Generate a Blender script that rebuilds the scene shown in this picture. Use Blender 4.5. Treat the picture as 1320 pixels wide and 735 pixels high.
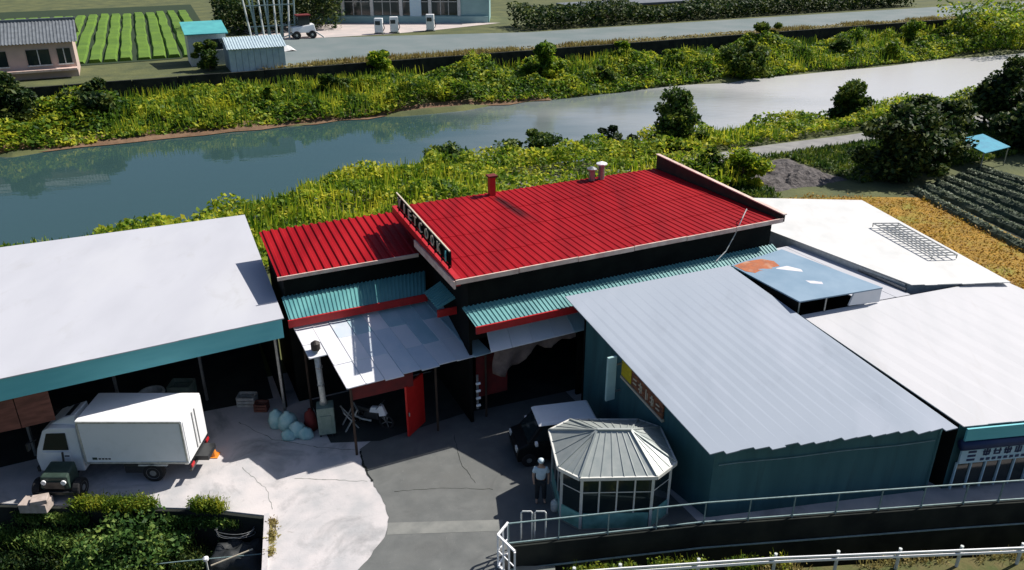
import bpy, bmesh, math, random
import numpy as np
from mathutils import Vector, Matrix
random.seed(7); RNG = np.random.default_rng(11)
R = math.radians
for o in list(bpy.data.objects): bpy.data.objects.remove(o)
SC = bpy.context.scene; COL = SC.collection

# ------------------------------------------------------------------ camera, sky, sun, exposure
cam = bpy.data.cameras.new('camera'); camo = bpy.data.objects.new('camera', cam); COL.objects.link(camo)
camo.location = (0, 0, 18); camo.rotation_euler = (R(65), 0, 0)
cam.sensor_width = 36; cam.lens = 1036 / 1320 * 36; cam.clip_end = 6000; cam.clip_start = 0.1
SC.camera = camo
SUN_AZ, SUN_EL = R(63), R(47)          # azimuth measured from +Y towards +X
w = bpy.data.worlds.new('World'); SC.world = w; w.use_nodes = True
nt = w.node_tree; sky = nt.nodes.new('ShaderNodeTexSky'); sky.sky_type = 'NISHITA'
sky.sun_disc = False; sky.sun_elevation = SUN_EL; sky.sun_rotation = SUN_AZ
sky.air_density = 1.0; sky.dust_density = 2.0; sky.ozone_density = 5.0
bg = nt.nodes['Background']; bg.inputs[1].default_value = 0.065
nt.links.new(sky.outputs[0], bg.inputs[0])
sl = bpy.data.lights.new('sun', 'SUN'); sl.energy = 4.6; sl.angle = R(0.53); sl.color = (1.0, 0.94, 0.86)
so = bpy.data.objects.new('sun', sl); COL.objects.link(so)
sd = Vector((math.sin(SUN_AZ) * math.cos(SUN_EL), math.cos(SUN_AZ) * math.cos(SUN_EL), math.sin(SUN_EL)))
so.rotation_euler = sd.to_track_quat('Z', 'Y').to_euler(); so.location = (60, 60, 80)
SC.view_settings.view_transform = 'Standard'; SC.view_settings.look = 'None'
SC.view_settings.exposure = 0.42; SC.view_settings.gamma = 1.0
SC.render.resolution_x = 1024; SC.render.resolution_y = 570

# ------------------------------------------------------------------ frame of the place: s along the buildings and the river, t towards the river
CA, SA = math.cos(R(25)), math.sin(R(25))
def W(s, t, z=0.0): return (s * CA - t * SA, s * SA + t * CA, z)

# ------------------------------------------------------------------ materials
MATS = {}
def mat(name, c, rough=0.7, c2=None, scale=3.0, amt=1.0, bump=0.0, bscale=20.0, metal=0.0, stretch=None, spec=0.5, detail=6, lo=0.35, hi=0.65, c3=None, s3=0.6, bdist=0.02):
    m = bpy.data.materials.new(name); m.use_nodes = True; n = m.node_tree.nodes; l = m.node_tree.links
    b = n['Principled BSDF']; b.inputs['Roughness'].default_value = rough; b.inputs['Metallic'].default_value = metal
    b.inputs['Specular IOR Level'].default_value = spec
    b.inputs['Base Color'].default_value = (*c, 1)
    if c2 is not None or bump:
        tc = n.new('ShaderNodeTexCoord'); mp = n.new('ShaderNodeMapping')
        l.new(tc.outputs['Object'], mp.inputs[0])
        mp.inputs['Rotation'].default_value = (0, 0, R(-25))
        if stretch: mp.inputs['Scale'].default_value = stretch
    if c2 is not None:
        t = n.new('ShaderNodeTexNoise'); t.inputs['Scale'].default_value = scale; t.inputs['Detail'].default_value = detail
        l.new(mp.outputs[0], t.inputs['Vector'])
        r = n.new('ShaderNodeValToRGB'); r.color_ramp.elements[0].position = lo; r.color_ramp.elements[1].position = hi
        r.color_ramp.elements[0].color = (*c, 1); r.color_ramp.elements[1].color = (*c2, 1)
        l.new(t.outputs[0], r.inputs[0]); out = r.outputs[0]
        if c3 is not None:
            t2 = n.new('ShaderNodeTexNoise'); t2.inputs['Scale'].default_value = s3; t2.inputs['Detail'].default_value = 4
            l.new(mp.outputs[0], t2.inputs['Vector'])
            r2 = n.new('ShaderNodeValToRGB'); r2.color_ramp.elements[0].position = .5; r2.color_ramp.elements[1].position = .66
            mx = n.new('ShaderNodeMix'); mx.data_type = 'RGBA'; l.new(t2.outputs[0], r2.inputs[0]); l.new(r2.outputs[0], mx.inputs[0])
            l.new(out, mx.inputs[6]); mx.inputs[7].default_value = (*c3, 1); out = mx.outputs[2]
        l.new(out, b.inputs['Base Color'])
    if bump:
        t3 = n.new('ShaderNodeTexNoise'); t3.inputs['Scale'].default_value = bscale; t3.inputs['Detail'].default_value = 5
        l.new(mp.outputs[0], t3.inputs['Vector'])
        bp = n.new('ShaderNodeBump'); bp.inputs['Strength'].default_value = bump; bp.inputs['Distance'].default_value = bdist
        l.new(t3.outputs[0], bp.inputs['Height']); l.new(bp.outputs[0], b.inputs['Normal'])
    MATS[name] = m; return m
def leafmat(name, c, c2, c3, scale=0.5, trans=0.35):
    m = bpy.data.materials.new(name); m.use_nodes = True; n = m.node_tree.nodes; l = m.node_tree.links
    b = n['Principled BSDF']; b.inputs['Roughness'].default_value = .6; b.inputs['Specular IOR Level'].default_value = .25
    tc = n.new('ShaderNodeTexCoord'); t = n.new('ShaderNodeTexNoise'); t.inputs['Scale'].default_value = scale; t.inputs['Detail'].default_value = 3
    l.new(tc.outputs['Object'], t.inputs['Vector'])
    g = n.new('ShaderNodeNewGeometry')
    ad = n.new('ShaderNodeMath'); ad.operation = 'MULTIPLY_ADD'; ad.inputs[1].default_value = .34; l.new(g.outputs['Random Per Island'], ad.inputs[0])
    sb = n.new('ShaderNodeMath'); sb.operation = 'SUBTRACT'; l.new(t.outputs[0], sb.inputs[0]); sb.inputs[1].default_value = .17; l.new(sb.outputs[0], ad.inputs[2])
    r = n.new('ShaderNodeValToRGB'); e = r.color_ramp.elements; e[0].position = .3; e[0].color = (*c, 1); e[1].position = .72; e[1].color = (*c3, 1)
    k = e.new(.5); k.color = (*c2, 1)
    l.new(ad.outputs[0], r.inputs[0]); l.new(r.outputs[0], b.inputs['Base Color'])
    tr = n.new('ShaderNodeBsdfTranslucent'); l.new(r.outputs[0], tr.inputs[0])
    mx = n.new('ShaderNodeMixShader'); mx.inputs[0].default_value = trans; l.new(b.outputs[0], mx.inputs[1]); l.new(tr.outputs[0], mx.inputs[2])
    l.new(mx.outputs[0], n['Material Output'].inputs[0]); MATS[name] = m; return m

mat('soil', (.06, .075, .028), .95, (.11, .12, .04), .35, bump=.6, bscale=3, bdist=.1)
mat('concrete', (.56, .53, .53), .85, (.42, .42, .43), 1.1, bump=.25, bscale=14, c3=(.60, .56, .55), s3=.35)
mat('concrete_dirty', (.26, .27, .25), .9, (.12, .14, .12), 1.2, bump=.4, bscale=8, lo=.3, hi=.7)
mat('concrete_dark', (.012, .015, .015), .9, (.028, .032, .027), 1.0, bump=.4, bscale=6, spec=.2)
mat('asphalt', (.115, .122, .12), .9, (.145, .152, .148), 1.6, bump=.35, bscale=60, c3=(.13, .135, .13), s3=.5)
mat('shaded_floor', (.018, .022, .022), .85, (.035, .042, .04), .9, bump=.2, bscale=10)  # near-black stands in for the shade inside the open bays
mat('asphalt_far', (.13, .17, .17), .85, (.17, .20, .20), .2)
mat('slab_band', (.22, .225, .21), .85, (.16, .168, .16), 2.0, bump=.2, bscale=20)
mat('roof_lilac', (.49, .50, .54), .75, (.44, .45, .49), .6, stretch=(1, .4, 1), spec=.2, lo=.4, hi=.75, c3=(.52, .53, .56), s3=.25)
mat('roof_grey', (.34, .385, .45), .8, (.31, .355, .42), .5, stretch=(1, .5, 1), spec=.15, lo=.4, hi=.8, c3=(.39, .43, .50), s3=.3)
mat('roof_grey_old', (.37, .43, .51), .55, (.31, .36, .43), 1.4, stretch=(1, .2, 1), lo=.45, hi=.85)
mat('roof_white', (.55, .55, .57), .7, (.48, .49, .51), .8, stretch=(1, .3, 1), spec=.25, lo=.45, hi=.8)
mat('roof_bright', (.63, .63, .62), .7, (.53, .54, .53), 1.0, spec=.25, lo=.45, hi=.8)
mat('red_roof', (.31, .002, .007), .6, (.22, .0016, .006), 1.6, stretch=(1, .12, 1), lo=.35, hi=.75, c3=(.35, .007, .012), s3=.5, spec=.15)
mat('red_trim', (.50, .012, .018), .5, (.40, .01, .012), 4)
mat('red_door', (.62, .02, .015), .5, (.52, .014, .012), 3, spec=.4)
mat('red_dull', (.16, .012, .012), .8, (.10, .01, .01), 3)
mat('soot', (.05, .004, .004), .9, (.12, .006, .006), 5)
mat('cream_trim', (.72, .55, .47), .6, (.5, .3, .26), 3, lo=.4, hi=.8)
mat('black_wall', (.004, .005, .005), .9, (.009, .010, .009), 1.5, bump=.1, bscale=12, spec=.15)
mat('dark_wood', (.03, .02, .014), .9, (.05, .03, .02), 3)
mat('teal_roof', (.12, .34, .34), .55, (.06, .22, .24), 1.5, stretch=(1, .3, 1), lo=.4, hi=.75)
mat('teal_fascia', (.16, .56, .60), .6, (.13, .50, .55), 1.0, stretch=(.4, 1, 3))
mat('teal_wall', (.035, .12, .135), .7, (.05, .15, .165), .7, stretch=(3, 3, .3), bump=.12, bscale=8)
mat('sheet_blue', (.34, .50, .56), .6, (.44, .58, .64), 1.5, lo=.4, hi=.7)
mat('sheet_pale', (.62, .66, .72), .5, (.48, .58, .66), 1.3, lo=.35, hi=.7)
mat('sheet_white', (.74, .74, .77), .5, (.62, .66, .7), 1.2, lo=.4, hi=.75)
mat('brown_board', (.22, .085, .06), .85, (.13, .05, .035), 2.0, stretch=(1, 1, 4), bump=.2, bscale=10)
mat('white_paint', (.86, .87, .88), .4, (.79, .80, .80), 3, lo=.5, hi=.85)
mat('white_dull', (.62, .64, .63), .6, (.48, .52, .5), 5)
mat('fence_grey', (.24, .34, .35), .5, (.17, .25, .25), 6)
mat('glass_dark', (.015, .025, .028), .08, spec=.6)
mat('rubber', (.012, .012, .013), .85)
mat('steel', (.35, .36, .36), .4, (.25, .26, .26), 8, metal=.6)
mat('steel_pale', (.62, .62, .58), .45, (.45, .45, .42), 8, metal=.3)
mat('rust', (.42, .13, .05), .85, (.30, .10, .05), 4, c3=(.5, .3, .2), s3=2)
mat('orange', (.75, .25, .03), .5)
mat('yellow', (.70, .55, .02), .5, (.55, .42, .02), 8)
mat('sign_brown', (.33, .12, .05), .6, (.10, .04, .03), 6, stretch=(1, 1, 3))
mat('sign_ink', (.02, .014, .012), .6)
mat('sign_cream', (.62, .55, .42), .6)
mat('sign_teal', (.42, .62, .60), .5, (.36, .54, .54), 2)
mat('sign_pale', (.42, .62, .72), .5, (.5, .66, .74), 3)
mat('ink_blue', (.012, .03, .10), .5)
mat('panel_blue', (.15, .25, .35), .6, (.20, .30, .40), 1.0)
mat('panel_flake', (.70, .66, .66), .8, (.62, .60, .64), 2)
mat('gazebo_roof', (.40, .43, .41), .45, (.32, .36, .35), 3, metal=.15)
mat('gazebo_white', (.70, .70, .66), .5, (.6, .6, .56), 4)
mat('gazebo_teal', (.22, .50, .46), .6, (.12, .30, .26), 2.5)
mat('sack_blue', (.25, .47, .48), .7, (.38, .56, .57), 4, bump=.5, bscale=6, bdist=.05)
mat('boiler_green', (.17, .24, .20), .6, (.24, .30, .26), 5, lo=.4, hi=.7)
mat('dark_green_paint', (.045, .075, .06), .45, (.03, .05, .04), 5)
mat('car_shaded', (.006, .007, .008), .45, spec=.3)  # shade around the parked car is built into its body colour
mat('dark_paint', (.02, .022, .024), .35, (.03, .032, .034), 4)
mat('tarp_brown', (.20, .15, .13), .85, (.12, .09, .085), 4, bump=.3, bscale=8)
mat('gravel_dark', (.05, .045, .045), .95, (.13, .115, .11), 3.5, bump=.8, bscale=5, bdist=.15)
mat('path_grey', (.20, .20, .20), .9, (.26, .26, .25), 1)
mat('dry_field', (.36, .20, .02), .95, (.24, .15, .02), .9, bump=.6, bscale=4, bdist=.12, c3=(.24, .21, .03), s3=.5)
mat('net_dark', (.02, .035, .018), .85, (.075, .10, .06), 3.5, stretch=(1, 1, 1), bump=.5, bscale=8, bdist=.08)
mat('rice', (.11, .21, .012), .9, (.07, .145, .01), .4, bump=.6, bscale=5, bdist=.1)
mat('plot_soil', (.016, .022, .012), .95, (.03, .038, .02), 2)
mat('rice_gap', (.012, .03, .006), .95)
mat('house_wall', (.55, .42, .36), .85, (.48, .37, .32), 1)
mat('tile_grey', (.16, .18, .20), .7, (.11, .125, .14), 2)
mat('teal_bright', (.10, .42, .42), .5, (.08, .34, .36), 1)
mat('shed_pale', (.45, .56, .60), .6, (.36, .46, .52), 1.5)
mat('show_wall', (.30, .48, .48), .6, (.26, .42, .43), .6)
mat('forecourt', (.55, .47, .44), .9, (.44, .40, .38), .4)
mat('blue_tarp', (.02, .30, .42), .5, (.015, .22, .34), 2)
mat('skin', (.45, .28, .20), .6)
mat('shirt', (.62, .74, .80), .8, (.52, .65, .72), 8)
mat('trousers', (.018, .022, .026), .9)
mat('hair', (.012, .01, .01), .7)
mat('bark', (.06, .042, .028), .95, (.10, .075, .05), 6, bump=.6, bscale=15)
mat('mud', (.13, .075, .04), .9, (.2, .12, .07), .8, bump=.5, bscale=2, bdist=.2)
mat('plastic_black', (.015, .018, .02), .6, (.03, .035, .04), 1.5, bump=.4, bscale=5, bdist=.06)
mat('brick_pale', (.50, .42, .38), .9, (.36, .30, .26), 5)
mat('verge', (.12, .10, .035), .95, (.07, .085, .02), 2.5, bump=.6, bscale=9, bdist=.05)
leafmat('leaf_bank', (.035, .10, .008), (.21, .32, .015), (.62, .58, .05), .40, .48)
leafmat('leaf_far', (.022, .07, .010), (.14, .25, .018), (.52, .52, .04), .30, .46)
leafmat('leaf_dark', (.006, .022, .006), (.022, .055, .012), (.13, .16, .03), .6, .25)
leafmat('leaf_mid', (.018, .05, .01), (.06, .12, .016), (.20, .24, .03), .6, .35)
leafmat('leaf_shrub', (.02, .06, .012), (.07, .15, .03), (.24, .32, .07), .9, .35)
leafmat('leaf_row', (.08, .11, .06), (.17, .21, .13), (.30, .34, .24), 1.2, .25)
leafmat('grass_yard', (.05, .11, .01), (.15, .22, .018), (.36, .36, .03), .9, .4)
leafmat('stubble', (.26, .13, .015), (.38, .21, .02), (.40, .30, .04), .7, .3)
leafmat('straw', (.20, .15, .05), (.30, .24, .08), (.38, .34, .12), .9, .3)

def stains(name, col, scale, lo, hi, stretch=(1, 1, 1), fac=.6):
    m = MATS[name]; n = m.node_tree.nodes; l = m.node_tree.links; b = n['Principled BSDF']; old = b.inputs['Base Color'].links[0].from_socket
    tc = n.new('ShaderNodeTexCoord'); mp = n.new('ShaderNodeMapping'); mp.inputs['Scale'].default_value = stretch; mp.inputs['Rotation'].default_value = (0, 0, R(-25)); l.new(tc.outputs['Object'], mp.inputs[0])
    t = n.new('ShaderNodeTexNoise'); t.inputs['Scale'].default_value = scale; t.inputs['Detail'].default_value = 9; t.inputs['Roughness'].default_value = .65; t.inputs['Distortion'].default_value = .6; l.new(mp.outputs[0], t.inputs['Vector'])
    r = n.new('ShaderNodeMapRange'); r.inputs[1].default_value = lo; r.inputs[2].default_value = hi; r.inputs[3].default_value = 0; r.inputs[4].default_value = fac; l.new(t.outputs[0], r.inputs[0])
    mx = n.new('ShaderNodeMix'); mx.data_type = 'RGBA'; l.new(r.outputs[0], mx.inputs[0]); l.new(old, mx.inputs[6]); mx.inputs[7].default_value = (*col, 1); l.new(mx.outputs[2], b.inputs['Base Color'])
stains('concrete', (.17, .18, .185), .45, .50, .68, fac=.75); stains('concrete', (.24, .225, .21), 5.0, .60, .75, fac=.5)
stains('asphalt', (.085, .09, .09), .8, .54, .72, fac=.6); stains('asphalt', (.26, .26, .25), 6, .62, .75, fac=.5)
stains('red_roof', (.17, .004, .007), 1.1, .56, .78, (1, .15, 1), .6); stains('red_roof', (.46, .10, .09), 7, .64, .8, (1, .3, 1), .35)
stains('roof_lilac', (.38, .38, .38), 1.0, .56, .8, (1, .5, 1), .5); stains('roof_grey', (.26, .29, .34), 1.0, .56, .8, (1, .6, 1), .5); stains('roof_white', (.45, .43, .41), 1.4, .58, .8, (1, .14, 1), .45); stains('roof_bright', (.5, .49, .46), 1.2, .56, .8, (1, .3, 1), .5)
stains('white_paint', (.5, .5, .47), 3.0, .62, .82, (1, 1, .3), .3); stains('teal_wall', (.02, .055, .06), 1.2, .52, .75, (2, 2, .2), .6)
def soot_trail():      # washed-down soot below the flue, in the roof's own s / t coordinates
    m = MATS['red_roof']; n = m.node_tree.nodes; l = m.node_tree.links; b = n['Principled BSDF']; old = b.inputs['Base Color'].links[0].from_socket
    def mth(op, a, b_=None, c=None):
        q = n.new('ShaderNodeMath'); q.operation = op
        for k, v in enumerate((a, b_, c)):
            if v is None: continue
            if isinstance(v, (int, float)): q.inputs[k].default_value = v
            else: l.new(v, q.inputs[k])
        return q.outputs[0]
    tc = n.new('ShaderNodeTexCoord'); mp = n.new('ShaderNodeMapping'); mp.inputs['Rotation'].default_value = (0, 0, R(-25)); l.new(tc.outputs['Object'], mp.inputs[0])
    sx = n.new('ShaderNodeSeparateXYZ'); l.new(mp.outputs[0], sx.inputs[0]); x, y = sx.outputs[0], sx.outputs[1]
    t = n.new('ShaderNodeTexNoise'); t.inputs['Scale'].default_value = 2.5; t.inputs['Detail'].default_value = 6; l.new(mp.outputs[0], t.inputs['Vector'])
    run = mth('SUBTRACT', 2.95, y); cx = mth('MULTIPLY_ADD', run, .13, -.52); d = mth('ABSOLUTE', mth('SUBTRACT', x, cx)); wd = mth('MULTIPLY_ADD', run, .05, .30)
    lat = mth('SUBTRACT', 1.0, mth('DIVIDE', d, wd)); 
    def sm(v, a, b_):
        q = n.new('ShaderNodeMapRange'); q.interpolation_type = 'SMOOTHSTEP'; q.inputs[1].default_value = a; q.inputs[2].default_value = b_; l.new(v, q.inputs[0]); return q.outputs[0]
    k = mth('MULTIPLY', mth('MULTIPLY', sm(lat, 0, .8), sm(run, -.1, .5)), mth('SUBTRACT', 1.0, sm(run, 2.0, 3.6))); k = mth('MULTIPLY', k, mth('MULTIPLY_ADD', t.outputs[0], .9, .4)); k = mth('MINIMUM', k, .92)
    mx = n.new('ShaderNodeMix'); mx.data_type = 'RGBA'; l.new(k, mx.inputs[0]); l.new(old, mx.inputs[6]); mx.inputs[7].default_value = (.03, .003, .004, 1); l.new(mx.outputs[2], b.inputs['Base Color'])
soot_trail()
def water_mat():
    m = bpy.data.materials.new('water'); m.use_nodes = True; n = m.node_tree.nodes; l = m.node_tree.links
    b = n['Principled BSDF']; b.inputs['Base Color'].default_value = (.045, .095, .10, 1); b.inputs['Roughness'].default_value = .06
    b.inputs['IOR'].default_value = 1.45; b.inputs['Specular IOR Level'].default_value = .5
    tc = n.new('ShaderNodeTexCoord'); mp = n.new('ShaderNodeMapping'); mp.inputs['Rotation'].default_value = (0, 0, R(-25)); mp.inputs['Scale'].default_value = (.5, 1.2, 1)
    l.new(tc.outputs['Object'], mp.inputs[0])
    t = n.new('ShaderNodeTexNoise'); t.inputs['Scale'].default_value = .9; t.inputs['Detail'].default_value = 4; l.new(mp.outputs[0], t.inputs['Vector'])
    bp = n.new('ShaderNodeBump'); bp.inputs['Strength'].default_value = .10; bp.inputs['Distance'].default_value = .08
    l.new(t.outputs[0], bp.inputs['Height']); l.new(bp.outputs[0], b.inputs['Normal'])
    # ruffled reach upstream; the sun's glare is painted in as a paler base colour
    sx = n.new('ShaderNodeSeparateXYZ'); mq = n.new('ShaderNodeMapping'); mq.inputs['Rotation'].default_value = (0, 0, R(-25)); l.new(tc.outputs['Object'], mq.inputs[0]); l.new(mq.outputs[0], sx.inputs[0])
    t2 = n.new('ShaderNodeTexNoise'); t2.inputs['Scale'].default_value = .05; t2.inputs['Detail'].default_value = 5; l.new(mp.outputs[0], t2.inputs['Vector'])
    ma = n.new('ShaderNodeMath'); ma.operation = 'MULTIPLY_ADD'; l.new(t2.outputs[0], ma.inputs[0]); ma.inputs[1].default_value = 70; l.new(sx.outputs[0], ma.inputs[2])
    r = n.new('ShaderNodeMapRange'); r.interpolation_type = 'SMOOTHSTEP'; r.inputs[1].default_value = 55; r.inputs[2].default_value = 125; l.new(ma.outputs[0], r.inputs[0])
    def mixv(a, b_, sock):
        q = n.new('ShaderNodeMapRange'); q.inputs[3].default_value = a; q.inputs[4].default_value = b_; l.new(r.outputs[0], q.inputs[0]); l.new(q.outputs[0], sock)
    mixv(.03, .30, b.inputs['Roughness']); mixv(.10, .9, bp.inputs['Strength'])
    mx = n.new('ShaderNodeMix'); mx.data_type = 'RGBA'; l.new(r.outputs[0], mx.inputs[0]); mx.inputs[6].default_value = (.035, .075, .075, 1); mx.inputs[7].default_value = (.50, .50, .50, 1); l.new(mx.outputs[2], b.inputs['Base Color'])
    MATS['water'] = m
water_mat()

# ------------------------------------------------------------------ builders
ORG = {}
def tag(o, label=None, cat=None, group=None, kind=None):
    if label: o['label'] = label
    if cat: o['category'] = cat
    if group: o['group'] = group
    if kind: o['kind'] = kind
    return o
def thing(name, loc, label, cat, group=None):
    o = bpy.data.objects.new(name, None); COL.objects.link(o); o.location = loc; o.empty_display_size = .3
    ORG[o.name] = Vector(loc); return tag(o, label, cat, group)
class MB:
    def __init__(s): s.v = []; s.f = []
    def add(s, vs, fs):
        k = len(s.v); s.v += [tuple(p) for p in vs]; s.f += [tuple(i + k for i in f) for f in fs]; return s
    def hexa(s, b, t):      # four bottom points, four top points, same order
        return s.add(list(b) + list(t), [(3, 2, 1, 0), (4, 5, 6, 7), (0, 1, 5, 4), (1, 2, 6, 5), (2, 3, 7, 6), (3, 0, 4, 7)])
    def box(s, c, d, rz=0.0):
        x, y, z = c; a, b_, h = d[0] / 2, d[1] / 2, d[2] / 2; cz, sz = math.cos(rz), math.sin(rz)
        q = [(x + i * a * cz - j * b_ * sz, y + i * a * sz + j * b_ * cz) for i, j in ((-1, -1), (1, -1), (1, 1), (-1, 1))]
        return s.hexa([(u, v, z - h) for u, v in q], [(u, v, z + h) for u, v in q])
    def sbox(s, s0, s1, t0, t1, z0, z1):     # box aligned with the place's s / t frame
        q = [(s0, t0), (s1, t0), (s1, t1), (s0, t1)]
        return s.hexa([W(a, b_, z0) for a, b_ in q], [W(a, b_, z1) for a, b_ in q])
    def prism(s, poly, z0, z1):
        n = len(poly); vs = [(p[0], p[1], z0) for p in poly] + [(p[0], p[1], z1) for p in poly]
        return s.add(vs, [tuple(range(n - 1, -1, -1)), tuple(range(n, 2 * n))] + [(i, (i + 1) % n, n + (i + 1) % n, n + i) for i in range(n)])
    def poly(s, pts): return s.add(pts, [tuple(range(len(pts)))])
    def bar(s, p, q, a, b_=None):            # square bar from p to q
        b_ = b_ or a; p = Vector(p); q = Vector(q); d = (q - p).normalized()
        u = d.cross(Vector((0, 0, 1))); u = u.normalized() if u.length > 1e-4 else Vector((1, 0, 0)); v = u.cross(d)
        o = [u * (i * a / 2) + v * (j * b_ / 2) for i, j in ((-1, -1), (1, -1), (1, 1), (-1, 1))]
        return s.hexa([p + k for k in o], [q + k for k in o])
    def tube(s, pts, rad, n=8, caps=True):
        pts = [Vector(p) for p in pts]; rr = rad if isinstance(rad, (list, tuple)) else [rad] * len(pts); k = len(s.v); pu = None
        for i, p in enumerate(pts):
            d = (pts[min(i + 1, len(pts) - 1)] - pts[max(i - 1, 0)]).normalized()
            u = d.cross(Vector((0, 0, 1))) if pu is None else (pu - d * pu.dot(d))
            u = u.normalized() if u.length > 1e-4 else Vector((1, 0, 0)); pu = u; v = d.cross(u)
            for j in range(n):
                a = 2 * math.pi * j / n; s.v.append(tuple(p + (u * math.cos(a) + v * math.sin(a)) * rr[i]))
        for i in range(len(pts) - 1):
            for j in range(n):
                a = k + i * n + j; b_ = k + i * n + (j + 1) % n; s.f.append((a, b_, b_ + n, a + n))
        if caps:
            s.f.append(tuple(k + j for j in range(n - 1, -1, -1))); e = k + (len(pts) - 1) * n; s.f.append(tuple(e + j for j in range(n)))
        return s
    def lathe(s, c, prof, n=12, axis='Z'):
        k = len(s.v); c = Vector(c)
        for r_, h in prof:
            for j in range(n):
                a = 2 * math.pi * j / n; x, y = r_ * math.cos(a), r_ * math.sin(a)
                p = Vector((x, y, h)) if axis == 'Z' else (Vector((x, h, y)) if axis == 'Y' else Vector((h, x, y)))
                s.v.append(tuple(c + p))
        for i in range(len(prof) - 1):
            for j in range(n):
                a = k + i * n + j; b_ = k + i * n + (j + 1) % n; s.f.append((a, b_, b_ + n, a + n))
        s.f.append(tuple(k + j for j in range(n - 1, -1, -1))); e = k + (len(prof) - 1) * n; s.f.append(tuple(e + j for j in range(n)))
        return s
    def build(s, name, m, parent=None, bevel=0.0, smooth=False, seg=2, loc=None):
        org = Vector((0, 0, 0))
        if parent is not None: org = ORG[parent.name]
        elif loc is not None: org = Vector(loc)
        me = bpy.data.meshes.new(name); me.from_pydata([tuple(Vector(p) - org) for p in s.v], [], s.f); me.update()
        bm = bmesh.new(); bm.from_mesh(me)
        bmesh.ops.recalc_face_normals(bm, faces=bm.faces)
        if bevel:
            es = [e for e in bm.edges if len(e.link_faces) == 2 and e.calc_face_angle(0) > .5]
            bmesh.ops.bevel(bm, geom=es, offset=bevel, segments=seg, affect='EDGES', clamp_overlap=True, profile=.6)
        bm.to_mesh(me); bm.free()
        if smooth:
            for p in me.polygons: p.use_smooth = True
        me.materials.append(MATS[m]); o = bpy.data.objects.new(name, me); COL.objects.link(o)
        if parent is not None: o.parent = parent; ORG[o.name] = org
        else: o.location = org; ORG[o.name] = org
        return o
def struct(name, mb, m, loc=None): return tag(mb.build(name, m, loc=loc), kind='structure')

def lerp(a, b_, k): return tuple(x + (y - x) * k for x, y in zip(a, b_))
def bil(q, u, v): return lerp(lerp(q[0], q[1], u), lerp(q[3], q[2], u), v)   # q = back-left, back-right, front-right, front-left
def WQ(*q): return [W(*p) for p in q]
def strips(parent, q, n, m, thick=.035, jag=.03, trims=None, rib=.03, gap=.004, seed=1, courses=1, mfun=None, wob=.008, name='roof_sheet', saw=0.0):
    rn = random.Random(seed)
    for i in range(n):
        for c in range(courses):
            u0, u1 = i / n, (i + 1) / n; v0, v1 = c / courses, (c + 1) / courses
            if c == courses - 1: v1 += rn.uniform(-jag, jag) / 8
            if c < courses - 1: v1 += .012
            if trims and i in trims: v1 = min(v1, trims[i])
            if v1 <= v0: continue
            dz = rn.uniform(0, wob) + (courses - 1 - c) * .012; mb = MB()
            p = [bil(q, u0, v0), bil(q, u1, v0), bil(q, u1, v1 - saw * rn.uniform(.6, 1.2)), bil(q, u0, v1)]
            du = Vector(p[1]) - Vector(p[0]); g = gap / du.length
            P4 = [lerp(p[0], p[1], g), lerp(p[1], p[0], g), lerp(p[2], p[3], g), lerp(p[3], p[2], g)]
            P4 = [(a, b_, z + dz + rn.uniform(-wob, wob) * .4) for a, b_, z in P4]
            mb.hexa([(a, b_, z - thick) for a, b_, z in P4], P4)
            if rib:
                k = .05 / du.length
                r4 = [P4[0], lerp(P4[0], P4[1], k), lerp(P4[3], P4[2], k), P4[3]]
                mb.hexa([(a, b_, z + .001) for a, b_, z in r4], [(a, b_, z + rib) for a, b_, z in r4])
            mb.build(name, mfun(i, c) if mfun else m, parent)
def corrugated(q, ribs, amp, thick=.02):
    prof = [(0, 0), (.30, 0), (.42, 1), (.72, 1), (.84, 0)]
    us = [(r_ + a) / ribs for r_ in range(ribs) for a, _ in prof] + [1.0]; hs = [h for _ in range(ribs) for _, h in prof] + [0]
    top = [[(lambda p: (p[0], p[1], p[2] + amp * h))(bil(q, u, v)) for u, h in zip(us, hs)] for v in (0, 1)]
    n = len(us); vs = top[0] + top[1] + [(x, y, z - thick) for x, y, z in top[0]] + [(x, y, z - thick) for x, y, z in top[1]]
    fs = []
    for i in range(n - 1):
        fs += [(i, i + 1, n + i + 1, n + i), (2 * n + i, 3 * n + i, 3 * n + i + 1, 2 * n + i + 1), (i, 2 * n + i, 2 * n + i + 1, i + 1), (n + i, n + i + 1, 3 * n + i + 1, 3 * n + i)]
    fs += [(0, n, 3 * n, 2 * n), (n - 1, 3 * n - 1, 4 * n - 1, 2 * n - 1)]
    return MB().add(vs, fs)
def npmesh(name, verts, quads, m, parent=None, kind=None, loc=None):
    org = np.array(ORG[parent.name]) if parent is not None else np.array(loc if loc is not None else (0, 0, 0), dtype=float)
    me = bpy.data.meshes.new(name); nv, nq = len(verts), len(quads)
    me.vertices.add(nv); me.vertices.foreach_set('co', (np.asarray(verts, dtype=np.float32) - org.astype(np.float32)).ravel())
    me.loops.add(nq * 4); me.loops.foreach_set('vertex_index', np.asarray(quads, dtype=np.int32).ravel())
    me.polygons.add(nq); me.polygons.foreach_set('loop_start', np.arange(nq, dtype=np.int32) * 4)
    me.update(calc_edges=True); me.validate()
    me.materials.append(MATS[m]); o = bpy.data.objects.new(name, me); COL.objects.link(o)
    if parent is not None: o.parent = parent; ORG[o.name] = ORG[parent.name]
    else: o.location = tuple(org); ORG[o.name] = Vector(tuple(org))
    if kind: o['kind'] = kind
    return o
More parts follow.
